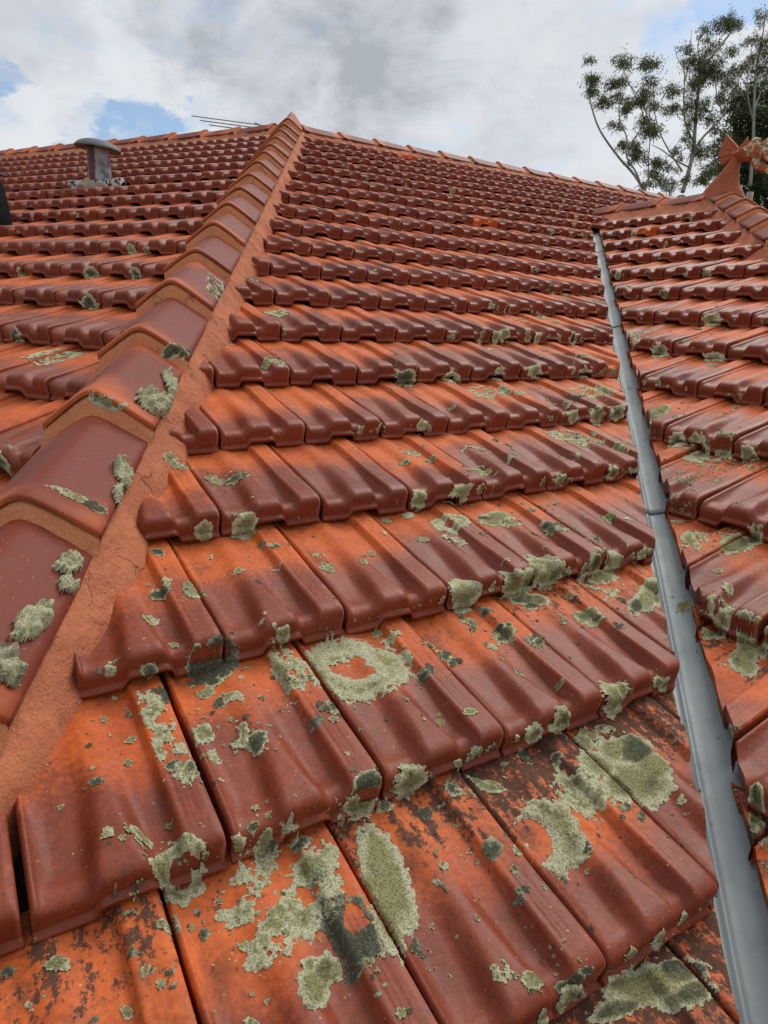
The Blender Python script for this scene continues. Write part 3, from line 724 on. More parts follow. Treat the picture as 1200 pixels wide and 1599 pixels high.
# saddle and neck sweep up from the ridge
def stack(secs, L, sides=24):
    """loft of level ellipses: (z, x left, x right, half depth)"""
    V = []; F = []; n = len(secs)
    for z, x0, x1, hd in secs:
        for k in range(sides):
            q = 2 * math.pi * k / sides; V.append(L((x0 + x1) / 2 + (x1 - x0) / 2 * math.cos(q), hd * math.sin(q), z + .10 * math.cos(q) * (z < .1)))
    for i in range(n - 1):
        for k in range(sides): k2 = (k + 1) % sides; F.append((i * sides + k, i * sides + k2, (i + 1) * sides + k2, (i + 1) * sides + k))
    F.append(tuple((n - 1) * sides + k for k in range(sides))); return V, F
V, F = stack([(-.50, -1.25, .95, .46), (-.25, -1.05, .78, .40), (-.08, -.86, .68, .34), (.12, -.64, .58, .29), (.35, -.40, .52, .25), (.58, -.16, .48, .22), (.80, .05, .46, .20), (.98, .20, .46, .18), (1.12, .30, .47, .14)], FLc)
me = mesh('neck', rough(V, .006, 14), F, M_TERRA); link('neck', me, fin_o)
# head: muzzle to the right, open lower jaw
V, F = sect_tube([(.30, 1.00, .20, .19, .3), (.55, 1.10, .24, .22, .1), (.85, 1.10, .27, .25, -.1), (1.12, 1.06, .25, .24, -.2), (1.38, .98, .23, .21, -.35), (1.62, .86, .20, .18, -.45), (1.85, .72, .17, .15, -.5), (2.02, .62, .11, .10, -.5)], FLc)
V3, F3 = sect_tube([(.95, .82, .14, .16, -.5), (1.2, .62, .13, .15, -.6), (1.45, .44, .11, .13, -.5), (1.72, .32, .08, .10, -.3), (1.9, .28, .04, .06, -.2)], FLc)
V4, F4 = sect_tube([(.72, 1.30, .11, .10, 0), (.9, 1.40, .12, .12, .1), (1.05, 1.38, .10, .10, -.1)], FLc)
V5, F5 = sect_tube([(1.2, 1.22, .10, .18, 0), (1.36, 1.27, .13, .19, -.1), (1.55, 1.14, .08, .14, -.4)], FLc)
V, F = join([(rough(V, .020, 17, 3), F), (rough(V3, .020, 17, 5), F3), (rough(V4, .012, 20), F4), (rough(V5, .012, 20), F5)]); hd = mesh('head', V, F, M_TERRA_L); hdo = link('head', hd, fin_o)
# ribbed crest
fan = [(-.16, 1.78), (-.27, 1.52), (-.34, 1.24), (-.28, .98), (-.18, .80), (.10, .92), (.48, 1.14), (.16, 1.46)]
parts = [plate(fan, .045, FLc)]
for (x, z) in ((-.16, 1.74), (-.29, 1.40), (-.31, 1.08), (-.20, .84)):
    for yy in (-.045, .045): parts.append(tube([FLc(.46, yy, 1.14), FLc((.46 + x) / 2, yy * 1.25, (1.14 + z) / 2 + .01), FLc(x, yy, z)], [.030 * K * 1.4, .030 * K, .018 * K], 6))
V, F = join(parts); link('crest', mesh('crest', rough(V, .004, 30), F, M_TERRA, False), fin_o)
V, F = plate([(.30, 1.22), (.62, 1.58), (.63, 1.42), (.60, 1.14), (.42, 1.10)], .06, FLc); link('horn', mesh('horn', V, F, M_TERRA, False), fin_o)

# vent pipe
M_GALV = flat_mat('weathered_galvanised', (0.055, 0.058, 0.060), (0.22, 0.228, 0.23), 34, 0.75, .002, .35)
def make_pipe():
    m, t, b = mat('stained_pipe'); P = pos_of(t)
    na = noise_t(t, P, 16.0, 5, 0.65); nb = noise_t(t, P, 70.0, 4, 0.7)
    tcn = N(t, 'ShaderNodeTexCoord'); s = N(t, 'ShaderNodeSeparateXYZ'); t.links.new(tcn.outputs['Object'], s.inputs[0])
    col = mixc(t, sstep(t, na, .38, .62), (0.15, 0.165, 0.18), (0.36, 0.38, 0.385))
    # rusty red paint run down one side of the tube
    x = mth(t, 'ADD', mth(t, 'ADD', mth(t, 'MULTIPLY', s.outputs[0], .93), mth(t, 'MULTIPLY', s.outputs[1], .37)), mth(t, 'MULTIPLY', mth(t, 'SUBTRACT', na, .5), .05))
    red = mth(t, 'SUBTRACT', 1.0, sstep(t, x, -.034, -.020))
    edge = mth(t, 'SUBTRACT', 1.0, sstep(t, x, -.082, -.070)); red = mth(t, 'MULTIPLY', red, mth(t, 'SUBTRACT', 1.0, mth(t, 'MULTIPLY', edge, .7)))
    col = mixc(t, mth(t, 'MULTIPLY', red, .9), col, (0.085, 0.012, 0.016))
    setin(t, b, 'Base Color', col); setin(t, b, 'Roughness', .62); bump(t, b, nb, .002, .6); return m
M_PIPE = make_pipe()
VPo = pt(FL, -1.24, 4.98, .0); vb = Vector(wd(VPo))
vent = empty('vent_pipe', vb); tag(vent, 'stubby grey vent pipe with mushroom cowl and red stain on the roof', 'vent pipe')
V, F = lathe([(.083, -.12), (.083, .225), (.085, .23), (.085, .29)], 40, vb); link('pipe', mesh('pipe', V, F, M_PIPE), vent)
V, F = lathe([(.0, .338), (.045, .336), (.090, .329), (.125, .316), (.150, .299), (.164, .284), (.168, .276), (.166, .270), (.150, .273), (.085, .288), (.0, .292)], 48, vb)
cc = vb + Vector((0, 0, .29)); tl = Matrix.Translation(cc) @ Matrix.Rotation(rad(5), 4, 'Y') @ Matrix.Translation(-cc); V = [tl @ Vector(v) for v in V]
link('cowl', mesh('cowl', V, F, M_GALV), vent)
# torn, cement-smeared flashing at its foot
def make_flash():
    m, t, b = mat('flaking_flashing'); P = pos_of(t); n = noise_t(t, P, 30, 5, .7)
    col = mixc(t, sstep(t, n, .46, .52), (0.020, 0.018, 0.017), (0.52, 0.50, 0.47)); setin(t, b, 'Base Color', col); setin(t, b, 'Roughness', .85); bump(t, b, n, .006); return m
M_FLASH = make_flash()
V = []; nu, nr = 30, 10
for a in range(nr):
    for c in range(nu):
        u = -2.35 + 2.3 * c / (nu - 1); r = 4.74 + .20 * a / (nr - 1)
        h = .24 + .10 * math.sin(math.pi * a / (nr - 1)) * (.6 + .8 * noise.noise(Vector((u * 3, r * 5, 1)))) - (.2 if a in (0, nr - 1) else 0) - (.15 if c in (0, nu - 1) else 0)
        V.append(wd(pt(FL, u, r + .02 * noise.noise(Vector((u * 4, a, 0))), h)))
link('flashing', mesh('flashing', V, grid_faces(nr, nu), M_FLASH), vent)
M_CEM = flat_mat('old_cement', (0.30, 0.20, 0.14), (0.50, 0.42, 0.33), 40, .95, .008)
for (u, r, q) in ((-1.42, 4.80, .20), (-1.15, 4.78, .16), (-.85, 4.80, .15), (-1.62, 4.79, .14)):
    bm = bmesh.new(); bmesh.ops.create_icosphere(bm, subdivisions=3, radius=q * K)
    for v in bm.verts: v.co = Vector((v.co.x * 1.2, v.co.y * .9, v.co.z * 1.0)) * (1 + .45 * noise.noise(v.co * 28 + Vector((u * 9, 0, 0)))); 
    me = bpy.data.meshes.new('cement_lump'); me.materials.append(M_CEM); bm.transform(Matrix.Translation(Vector(wd(pt(FL, u, r, .14))))); bm.to_mesh(me); bm.free()
    me.polygons.foreach_set('use_smooth', [True] * len(me.polygons)); link('cement_lump', me, vent)

# television antenna behind the ridge: rods on a boom on a mast
M_ROD = flat_mat('dull_aluminium', (0.10, 0.11, 0.12), (0.2, 0.21, 0.22), 30, .5, 0, .5)
def ray(px, py, depth): return np.asarray(dirp(px, py)) / (dirp(px, py) @ CF) * depth
a0 = ray(405, 195, 40.0); a1 = ray(421, 202.5, 39.0); a2 = ray(438, 210, 38.0)
rod = ray(300, 181, 40.6) - a0
ant = empty('tv_antenna', wd(a1)); tag(ant, 'thin parallel antenna rods rising behind the ridge near the peak', 'antenna')
for q, sc in ((a0, 1.0), (a1, 1.0), (a2, 1.0)):
    V, F = tube([wd(q + rod * sc), wd(q), wd(q - rod * sc)], [.0065] * 3, 8); link('element', mesh('element', V, F, M_ROD), ant)
V, F = tube([wd(a0 + (a0 - a2) * .2), wd(a2 + (a2 - a0) * .3)], [.012] * 2, 8); link('boom', mesh('boom', V, F, M_ROD), ant)
V, F = tube([wd(a1 + np.array([0, 0, .1])), wd(a1 - np.array([0, 0, 5.0]))], [.016] * 2, 10); link('mast', mesh('mast', V, F, M_ROD), ant)

# black bag resting on the slope over the hip
M_BAG = flat_mat('black_nylon', (0.003, 0.004, 0.006), (0.010, 0.012, 0.016), 60, .85, .002)
M_BAG.node_tree.nodes['Principled BSDF'].inputs['Specular IOR Level'].default_value = .08
M_BAG2 = flat_mat('navy_webbing', (0.010, 0.014, 0.020), (0.03, 0.036, 0.046), 200, .7, .001)
BPt = pt(FL, -.10, 1.12, .10)
Bx = Vector(CR).normalized(); By = Vector((CF[0], CF[1], 0)).normalized()
def BL(x, y, z): return Vector(wd(BPt)) + Bx * (x + .135) + By * y + Vector((0, 0, 1)) * z
def soft_box(w, d, h, cx, cy, cz, taper, seed, sub=3):
    bm = bmesh.new(); bmesh.ops.create_cube(bm, size=1.0); bmesh.ops.bevel(bm, geom=bm.edges[:], offset=.16, segments=2, affect='EDGES', profile=.6)
    bmesh.ops.subdivide_edges(bm, edges=bm.edges[:], cuts=2, use_grid_fill=True)
    for v in bm.verts:
        k = 1 - taper * (v.co.z + .5) ** 2; nz = noise.noise(v.co * 3 + Vector((seed, 0, 0)))
        x, y, z = v.co.x * w * k * (1 + .10 * nz), v.co.y * d * k * (1 + .10 * nz), v.co.z * h * (1 + .05 * nz)
        v.co = BL(cx + x, cy + y, cz + z)
    bmesh.ops.recalc_face_normals(bm, faces=bm.faces[:]); me = bpy.data.meshes.new('b'); bm.to_mesh(me); bm.free(); me.polygons.foreach_set('use_smooth', [True] * len(me.polygons)); return me
bag = empty('backpack', BL(-.10, 0, 0)); tag(bag, 'black backpack with a webbing strap resting on the tiles left of the vent pipe', 'bag')
me = soft_box(.36, .28, .42, -.160, .0, .215, .42, 1); me.materials.append(M_BAG); link('body', me, bag)
me = soft_box(.30, .12, .20, -.150, -.15, .13, .12, 4); me.materials.append(M_BAG); link('pocket', me, bag)
V, F = tube([BL(-.06, -.12, .40), BL(.0, -.14, .33), BL(.022, -.12, .22), BL(.015, -.10, .10), BL(-.02, -.08, .03)], [.013] * 5, 8); link('strap', mesh('strap', V, F, M_BAG2), bag)
V, F = tube([BL(-.30, .0, .33), BL(-.16, -.135, .325), BL(.005, -.05, .33), BL(.02, .08, .33)], [.010] * 4, 8); link('webbing', mesh('webbing', V, F, M_BAG2), bag)

# ------------------------------------------------------------------ ground far below
M_GRASS = flat_mat('lawn', (0.035, 0.06, 0.02), (0.09, 0.11, 0.04), .6, 1.0)
bpy_me = mesh('ground', [(-900, -900, 0), (900, -900, 0), (900, 900, 0), (-900, 900, 0)], [(0, 1, 2, 3)], M_GRASS, False)
tag(link('ground', bpy_me), kind='structure')

# ------------------------------------------------------------------ trees behind the house
def make_leaf_mat(name, c1, c2, c3):
    m, t, b = mat(name); P = pos_of(t); oi = attr(t, 'tint'); n = noise_t(t, P, 1.3, 3, .5)
    s = N(t, 'ShaderNodeSeparateXYZ'); t.links.new(oi.outputs['Vector'], s.inputs[0])
    col = mixc(t, s.outputs[0], c1, c2); col = mixc(t, mth(t, 'MULTIPLY', sstep(t, s.outputs[1], .7, 1.0), .7), col, c3)
    setin(t, b, 'Base Color', col); setin(t, b, 'Roughness', .5); b.inputs['Specular IOR Level'].default_value = .3
    tr = N(t, 'ShaderNodeBsdfTranslucent'); t.links.new(mixc(t, .5, col, (.12, .16, .03)), tr.inputs['Color'])
    ms = N(t, 'ShaderNodeMixShader'); ms.inputs[0].default_value = .22; out = [q for q in t.nodes if q.type == 'OUTPUT_MATERIAL'][0]
    t.links.new(b.outputs[0], ms.inputs[1]); t.links.new(tr.outputs[0], ms.inputs[2]); t.links.new(ms.outputs[0], out.inputs['Surface']); return m
M_GUM = make_leaf_mat('gum_leaves', (0.050, 0.068, 0.020), (0.13, 0.15, 0.048), (0.24, 0.23, 0.09))
M_DRK = make_leaf_mat('dark_leaves', (0.014, 0.026, 0.008), (0.045, 0.062, 0.020), (0.085, 0.10, 0.035))
M_GRY = make_leaf_mat('grey_leaves', (0.06, 0.075, 0.055), (0.13, 0.15, 0.11), (0.17, 0.18, 0.13))
def make_bark():
    m, t, b = mat('gum_bark'); P = pos_of(t); n = noise_t(t, P, 3.0, 5, .65); n2 = noise_t(t, P, 14, 4, .6)
    col = mixc(t, n, (0.15, 0.12, 0.095), (0.42, 0.37, 0.31)); col = mixc(t, sstep(t, n2, .55, .75), col, (0.12, 0.09, 0.07))
    setin(t, b, 'Base Color', col); setin(t, b, 'Roughness', .85); return m
M_BARK = make_bark()
def leaves(clumps, dens, L, W, droop, R, mpp):
    """leaf blades spread through ellipsoids (centre, radius vector in metres)"""
    V = []; F = []; T = []
    for (c, r) in clumps:
        c = Vector(c); n = int(dens * r[0] * r[2] * mpp ** -2) + 10
        n_t = max(4, n // 20); tw = []
        for _ in range(n_t):
            d = Vector((R.gauss(0, 1), R.gauss(0, 1), R.gauss(0, 1))).normalized() * R.random() ** .42
            a0_ = Vector((d.x * r[0], d.y * r[1], d.z * r[2])); tw.append((a0_, (a0_ * R.uniform(.1, .9) + Vector((R.gauss(0, .5) * r[0], R.gauss(0, .5) * r[1], R.uniform(-.5, .7) * r[2])))))
        for _ in range(n):
            t_ = R.choice(tw); p = c + t_[0] * .8 + t_[1] * R.random() ** .8 + Vector((R.gauss(0, .045), R.gauss(0, .045), R.gauss(0, .045)))
            ax = Vector((R.gauss(0, 1), R.gauss(0, 1), R.gauss(-droop, .7))).normalized(); sd = ax.cross(Vector((R.gauss(0, 1), R.gauss(0, 1), R.gauss(0, 1)))).normalized()
            l = L * R.uniform(.6, 1.3); w = W * R.uniform(.6, 1.2); i = len(V)
            V += [p, p + ax * l * .35 + sd * w, p + ax * l, p + ax * l * .45 - sd * w]; F.append((i, i + 1, i + 2, i + 3))
            tt = (R.random(), R.random(), 0); T += [tt] * 4
    return V, F, T
def tree(name, label, base_px, depth, limbs, clumps, bark, leafm, seed, dens, L=.085, W=.010, droop=.8, trunk_r=.10, group=None, squash=1.0, extra=0):
    """limbs: polylines given as bearings seen from the roof (photo pixels), each with its own depth; clumps: (x, y, rx, ry)"""
    R = random.Random(seed); D = depth / K
    def at(px, py, dd=0.0): return Vector(wd(ray(px, py, D + dd / K)))
    b = at(*base_px); root = empty(name, (b.x, b.y, 0)); tag(root, label, 'tree', group)
    tp = [(b.x, b.y, -.05), (b.x + .06, b.y, b.z * .35), (b.x - .04, b.y, b.z * .7), tuple(b)]
    parts = [tube(tp, [trunk_r * 1.5, trunk_r * 1.25, trunk_r * 1.1, trunk_r], 10)]
    for (dd, r0, r1, pts_) in limbs:
        pp = [at(x, y, dd * (i / max(1, len(pts_) - 1))) for i, (x, y) in enumerate(pts_)]
        # smooth the polyline
        q = []
        for i in range(len(pp) - 1):
            p0, p1, p2, p3 = pp[max(i - 1, 0)], pp[i], pp[i + 1], pp[min(i + 2, len(pp) - 1)]
            for s in (0, .25, .5, .75):
                q.append(.5 * ((2 * p1) + (p2 - p0) * s + (2 * p0 - 5 * p1 + 4 * p2 - p3) * s * s + (3 * p1 - p0 - 3 * p2 + p3) * s ** 3))
        q.append(pp[-1]); m_ = len(q)
        parts.append(tube(q, [.72 * (r0 + (r1 - r0) * i / (m_ - 1)) for i in range(m_)], 7))
    mpp = depth / 1060.0; cl = []
    more = [(x + R.uniform(-1.3, 1.3) * rx, y + R.uniform(-.3, 1.5) * ry, rx * R.uniform(.5, .8), ry * R.uniform(.5, .85)) for (x, y, rx, ry) in clumps for _ in range(extra)]
    for (x, y, rx, ry) in clumps + more:
        dd = R.uniform(-1, 1) * max(rx, ry) * mpp * 1.6
        c = at(x, y, dd); cl.append((c, (rx * mpp, max(rx, ry) * mpp * squash, ry * mpp)))
        for _ in range(3):                                # twigs that feed the clump
            e = c + Vector((R.uniform(-1, 1) * rx * mpp, R.uniform(-.6, .6) * rx * mpp, R.uniform(-.3, .9) * ry * mpp)); s0 = c + Vector((R.uniform(-.3, .3), 0, -ry * mpp * R.uniform(1.0, 1.8)))
            parts.append(tube([s0, (s0 + e) / 2 + Vector((R.uniform(-.05, .05), 0, .03)), e], [.010, .007, .003], 5))
    V, F = join(parts); link('trunk', mesh('trunk', V, F, bark), root)
    V, F, T = leaves(cl, dens, L, W, droop, R, mpp); me = mesh('crown', V, F, leafm, False); set_attr(me, 'tint', T); link('crown', me, root)
    return root
gumA = [(1.5, .05, .02, [(1009, 302), (990, 272), (966, 245), (938, 205), (925, 170), (921, 145), (924, 110)]),
        (-1.0, .035, .012, [(1004, 296), (993, 268), (979, 245), (979, 215), (968, 185), (968, 150), (972, 115)]),
        (.8, .028, .010, [(979, 245), (990, 218), (1005, 192), (1000, 165), (985, 135), (973, 112)]),
        (-.6, .025, .010, [(1013, 285), (1013, 250), (1016, 200), (1012, 150), (1014, 115)]),
        (.9, .022, .008, [(1016, 200), (1003, 160), (984, 132), (976, 112)])]
gumB = [(0, .085, .03, [(1066, 300), (1075, 270), (1083, 235), (1086, 195), (1090, 150), (1098, 110), (1115, 85), (1133, 62), (1150, 40)]),
        (1.0, .05, .016, [(1083, 235), (1100, 212), (1115, 198), (1130, 180), (1142, 150), (1158, 118)]),
        (-1.2, .035, .010, [(1078, 262), (1055, 250), (1035, 235), (1018, 226)]),
        (-.8, .032, .010, [(1066, 268), (1045, 235), (1030, 205), (1022, 170), (1020, 130)]),
        (.7, .035, .010, [(1083, 222), (1070, 190), (1068, 150), (1069, 110), (1060, 95), (1053, 72)]),
        (.5, .025, .008, [(1069, 130), (1076, 100), (1079, 72), (1080, 45)]),
        (.5, .030, .008, [(1090, 150), (1093, 100), (1090, 70), (1098, 50), (1100, 35)]),
        (.6, .020, .006, [(1115, 85), (1125, 60), (1140, 45), (1157, 30)]),
        (-.9, .025, .008, [(1130, 180), (1120, 150), (1118, 120), (1122, 80)])]
gumC = [(0, .07, .02, [(1172, 290), (1176, 230), (1178, 170), (1180, 120), (1186, 80), (1192, 50), (1196, 18)]),
        (.8, .04, .010, [(1178, 170), (1190, 140), (1200, 110), (1212, 70)]), (-.7, .03, .010, [(1177, 190), (1168, 150), (1168, 110), (1176, 70), (1185, 55)]),
        (.5, .03, .010, [(1180, 130), (1194, 95), (1210, 80)])]
cA = [(922, 92, 7, 4), (924, 125, 13, 8), (930, 143, 9, 7), (941, 158, 12, 9), (972, 93, 13, 8), (954, 133, 9, 7), (972, 127, 9, 6), (966, 148, 7, 5), (981, 163, 14, 9), (997, 158, 8, 8),
      (960, 195, 8, 6), (975, 225, 7, 8), (989, 228, 10, 9), (1000, 238, 9, 7), (1004, 190, 12, 9), (1015, 205, 12, 10), (1018, 100, 14, 9), (1016, 130, 11, 9), (1010, 150, 10, 8), (1018, 165, 9, 6), (1020, 270, 12, 9), (1030, 255, 11, 8), (1010, 286, 8, 5), (995, 245, 6, 6)]
cB = [(1071, 74, 9, 5), (1100, 50, 8, 10), (1122, 38, 10, 9), (1140, 32, 12, 9), (1152, 40, 8, 8), (1049, 142, 11, 9), (1050, 170, 11, 8), (1092, 95, 17, 12), (1112, 100, 15, 11), (1098, 118, 18, 11), (1085, 128, 10, 8), (1128, 118, 14, 11),
      (1118, 72, 10, 8), (1142, 78, 9, 6), (1152, 110, 13, 10), (1140, 130, 13, 9), (1078, 160, 11, 11), (1085, 182, 10, 9), (1072, 215, 9, 9), (1098, 165, 10, 10), (1110, 185, 10, 11), (1100, 235, 12, 12), (1112, 262, 14, 11), (1098, 280, 10, 8), (1060, 235, 7, 8), (1045, 262, 8, 5), (1124, 150, 10, 8), (1128, 215, 10, 12), (1070, 278, 6, 6)]
cC = [(1192, 22, 10, 9), (1180, 62, 10, 9), (1192, 78, 12, 8), (1185, 100, 13, 10), (1200, 110, 12, 12), (1175, 92, 8, 6), (1205, 60, 10, 10), (1212, 85, 12, 10), (1190, 130, 12, 8)]
cD = [(x + dx, y, 20, 17) for x, y, dx in [(1150, 165, 0), (1168, 150, 5), (1190, 160, 0), (1215, 150, 0), (1160, 190, 0), (1185, 185, 0), (1210, 190, 0), (1150, 215, 4), (1172, 215, 0), (1195, 220, 0), (1220, 220, 0), (1140, 240, 0), (1160, 245, 0), (1185, 245, 0), (1210, 250, 0), (1130, 265, 0), (1155, 270, 0), (1180, 275, 0), (1205, 280, 0), (1190, 300, 0), (1215, 310, 0), (1170, 300, 0), (1205, 330, 0)]]
cE = [(1045, 285, 11, 9), (1038, 291, 9, 7), (1054, 291, 10, 7), (1046, 296, 14, 7)]
tree('gum_tree', 'slender gum tree with several thin leaning stems, leftmost of the trees', (1011, 306), 17.0, gumA, cA, M_BARK, M_GUM, 3, 4.6, extra=1, group='trees behind the roof')
tree('gum_tree', 'taller gum tree whose pale trunk forks directly above the small ridge', (1065, 305), 18.5, gumB, cB, M_BARK, M_GUM, 5, 4.6, extra=1, trunk_r=.09, group='trees behind the roof')
tree('gum_tree', 'gum tree with a high sparse top above the dark bushy crown', (1172, 300), 21.0, gumC, cC, M_BARK, M_GUM, 8, 4.6, extra=1, group='trees behind the roof')
tree('dark_tree', 'dense dark green tree directly behind the dragon finial', (1185, 330), 24.0, [(0, .12, .04, [(1185, 330), (1180, 270), (1170, 210), (1175, 165)]), (1, .06, .02, [(1182, 280), (1205, 230), (1212, 170)])], cD, M_BARK, M_DRK, 11, 5, L=.12, W=.022, droop=.3, trunk_r=.16, group='trees behind the roof')
tree('grey_tree', 'small round grey-green treetop peeping over the ridge between the gum trunks', (1046, 305), 34.0, [(0, .06, .03, [(1046, 305), (1046, 290)])], cE, M_BARK, M_GRY, 13, 2.6, L=.12, W=.02, droop=.2, trunk_r=.09, group='trees behind the roof')
# ====LICHEN ------------------------------------------------------------------ lichen growing on the tiles
BV = BVHTree.FromPolygons([tuple(v) for v in np.concatenate(ALLV)], ALLF)
NZ = noise.noise
def lichen_mesh(P, ax, A, B, style, tone, seed, cell, drop=.022):
    P, ax, A, B = Vector(P), Vector(ax).normalized(), Vector(A), Vector(B)
    la, lb = A.length, B.length; ext = 1.35
    nx = max(6, min(110, int(2 * ext * la / cell))); ny = max(6, min(130, int(2 * ext * lb / cell)))
    th = {'f': .0036, 'r': .0040, 'h': .0070, 'b': .0028, 'p': .0100, 'c': .0170}[style] * min(1, (min(la, lb) / .022) ** .5)
    big = max(la, lb); V = []; T = []; ok = {}; sx = seed * 7.31; LR = random.Random(int(seed * 977)); subs = [(0, 0, 1.0, 0.0)]
    if style in 'f' and big > .016:                           # several rosettes grown into each other
        subs = [(LR.uniform(-.3, .3), LR.uniform(-.3, .3), LR.uniform(.55, .75), LR.uniform(-.1, .1))]
        for _ in range(LR.randint(4, 7)):
            a_ = LR.uniform(0, 6.283); d_ = LR.uniform(.4, .85); subs.append((d_ * math.cos(a_), d_ * math.sin(a_), LR.uniform(.22, .48), LR.uniform(-.35, .45)))
    for j in range(ny + 1):
        for i in range(nx + 1):
            x = (2 * i / nx - 1) * ext; y = (2 * j / ny - 1) * ext; r = math.hypot(x, y)
            px, py = x * la / .03, y * lb / .03                       # noise in real size so grains match
            c, s = (x / r, y / r) if r > 1e-6 else (1, 0)
            R = 1 + .26 * NZ(Vector((c * 1.1, s * 1.1, sx))) + .20 * NZ(Vector((c * 2.7, s * 2.7, sx + 3)))
            fine = NZ(Vector((px * 2.6, py * 2.6, sx))) * .6 + NZ(Vector((px * 6.0, py * 6.0, sx + 5))) * .4
            tn = tone; mr = None
            rag = .5 * NZ(Vector((px * 4.2, py * 4.2, sx + 31))); m = R - r + fine * .18 + rag * .30
            if len(subs) > 1:
                best = max(((q_[2] * (.8 + .2 * R) - math.hypot(x - q_[0], y - q_[1])) / q_[2] + .0, q_) for q_ in subs)
                m = best[0] * best[1][2] + fine * .16 + rag * .26; mr = best[0]; tn = tone + best[1][3]
            if style == 'r':
                m = min(m, (r - .36 - .30 * NZ(Vector((x * 1.6, y * 1.6, sx + 8)))) * 1.0 + fine * .18)
            elif style == 'h':
                m = min(m, (math.hypot(x + .62, y + .10) - .62) * 1.1 + fine * .14)
            elif style == 'b':
                m = min(m, .16 + .95 * NZ(Vector((px * .85, py * .85, sx + 11))) + fine * .42 + rag * .5)
            elif style in 'fc':
                m = min(m, .80 + .9 * NZ(Vector((px * .55, py * .55, sx + 13))) + fine * .30 + rag * .4)
            if m < -.04: continue
            q = P + A * x + B * y; h = BV.ray_cast(q + ax * .11, -ax, .24)
            if h[0] is None: continue
            k = min(1, max(0, m) / (.16 if style != 'p' else .55)); k = k * (2 - k)
            g = .70 + .38 * fine + .25 * NZ(Vector((px * 1.3, py * 1.3, sx + 21)))
            if style == 'c': g = .45 + 1.0 * abs(NZ(Vector((px * 1.5, py * 1.5, sx)))) * 1.6 + .3 * fine
            gr = NZ(Vector((px * 15, py * 15, sx + 2)))
            z = th * k * max(.12, g) + (.0011 * gr if k > .3 else 0) + .0004
            n = h[1] if h[1].dot(ax) > 0 else -h[1]
            ok[(i, j)] = (len(V), (h[0] - q).dot(ax)); V.append(h[0] + (ax * .6 + n * .4).normalized() * z)
            T.append((min(.30 if style == 'c' else 1, max(0, (mr * .9 + fine * .2) if mr is not None else m) * (1.9 if style != 'p' else 1.3)), tn, z / max(th, 1e-5)))
    F = []
    for (i, j), (a, da) in ok.items():
        if (i + 1, j) in ok and (i, j + 1) in ok and (i + 1, j + 1) in ok:
            b, db = ok[(i + 1, j)]; c, dc = ok[(i, j + 1)]; d, dd = ok[(i + 1, j + 1)]
            if max(da, db, dc, dd) - min(da, db, dc, dd) < drop: F.append((a, b, d, c))
    return V, F, T
def near_core(V, F):
    """drop crumbs that lie far from the largest island of a patch"""
    par = list(range(len(V)))
    def fd(a):
        while par[a] != a: par[a] = par[par[a]]; a = par[a]
        return a
    for f in F:
        for b in f[1:]: par[fd(f[0])] = fd(b)
    grp = {}
    for f in F: grp.setdefault(fd(f[0]), []).append(f)
    box = {k: ([min(V[i][a] for f in g for i in f) for a in range(3)], [max(V[i][a] for f in g for i in f) for a in range(3)]) for k, g in grp.items()}
    big = max(grp, key=lambda k: len(grp[k])); keep = {big}; todo = [big]
    def size(k): return max(box[k][1][a] - box[k][0][a] for a in range(3))
    while todo:
        k = todo.pop()
        for m in grp:
            if m in keep: continue
            gap = math.sqrt(sum(max(0, box[k][0][a] - box[m][1][a], box[m][0][a] - box[k][1][a]) ** 2 for a in range(3)))
            if gap < max(.016, .4 * max(size(k), size(m))): keep.add(m); todo.append(m)
    return [f for k in keep for f in grp[k]]
def lichen_obj(name, V, F, T, loc, parent=None):
    if parent is None and name == 'lichen_patch': F = near_core(V, F)
    used = sorted({i for f in F for i in f}); mp = {o: n for n, o in enumerate(used)}
    me = mesh(name, [V[i] for i in used], [tuple(mp[i] for i in f) for f in F], M_LICH); set_attr(me, 'rim', [T[i] for i in used])
    return link(name, me, parent, loc)
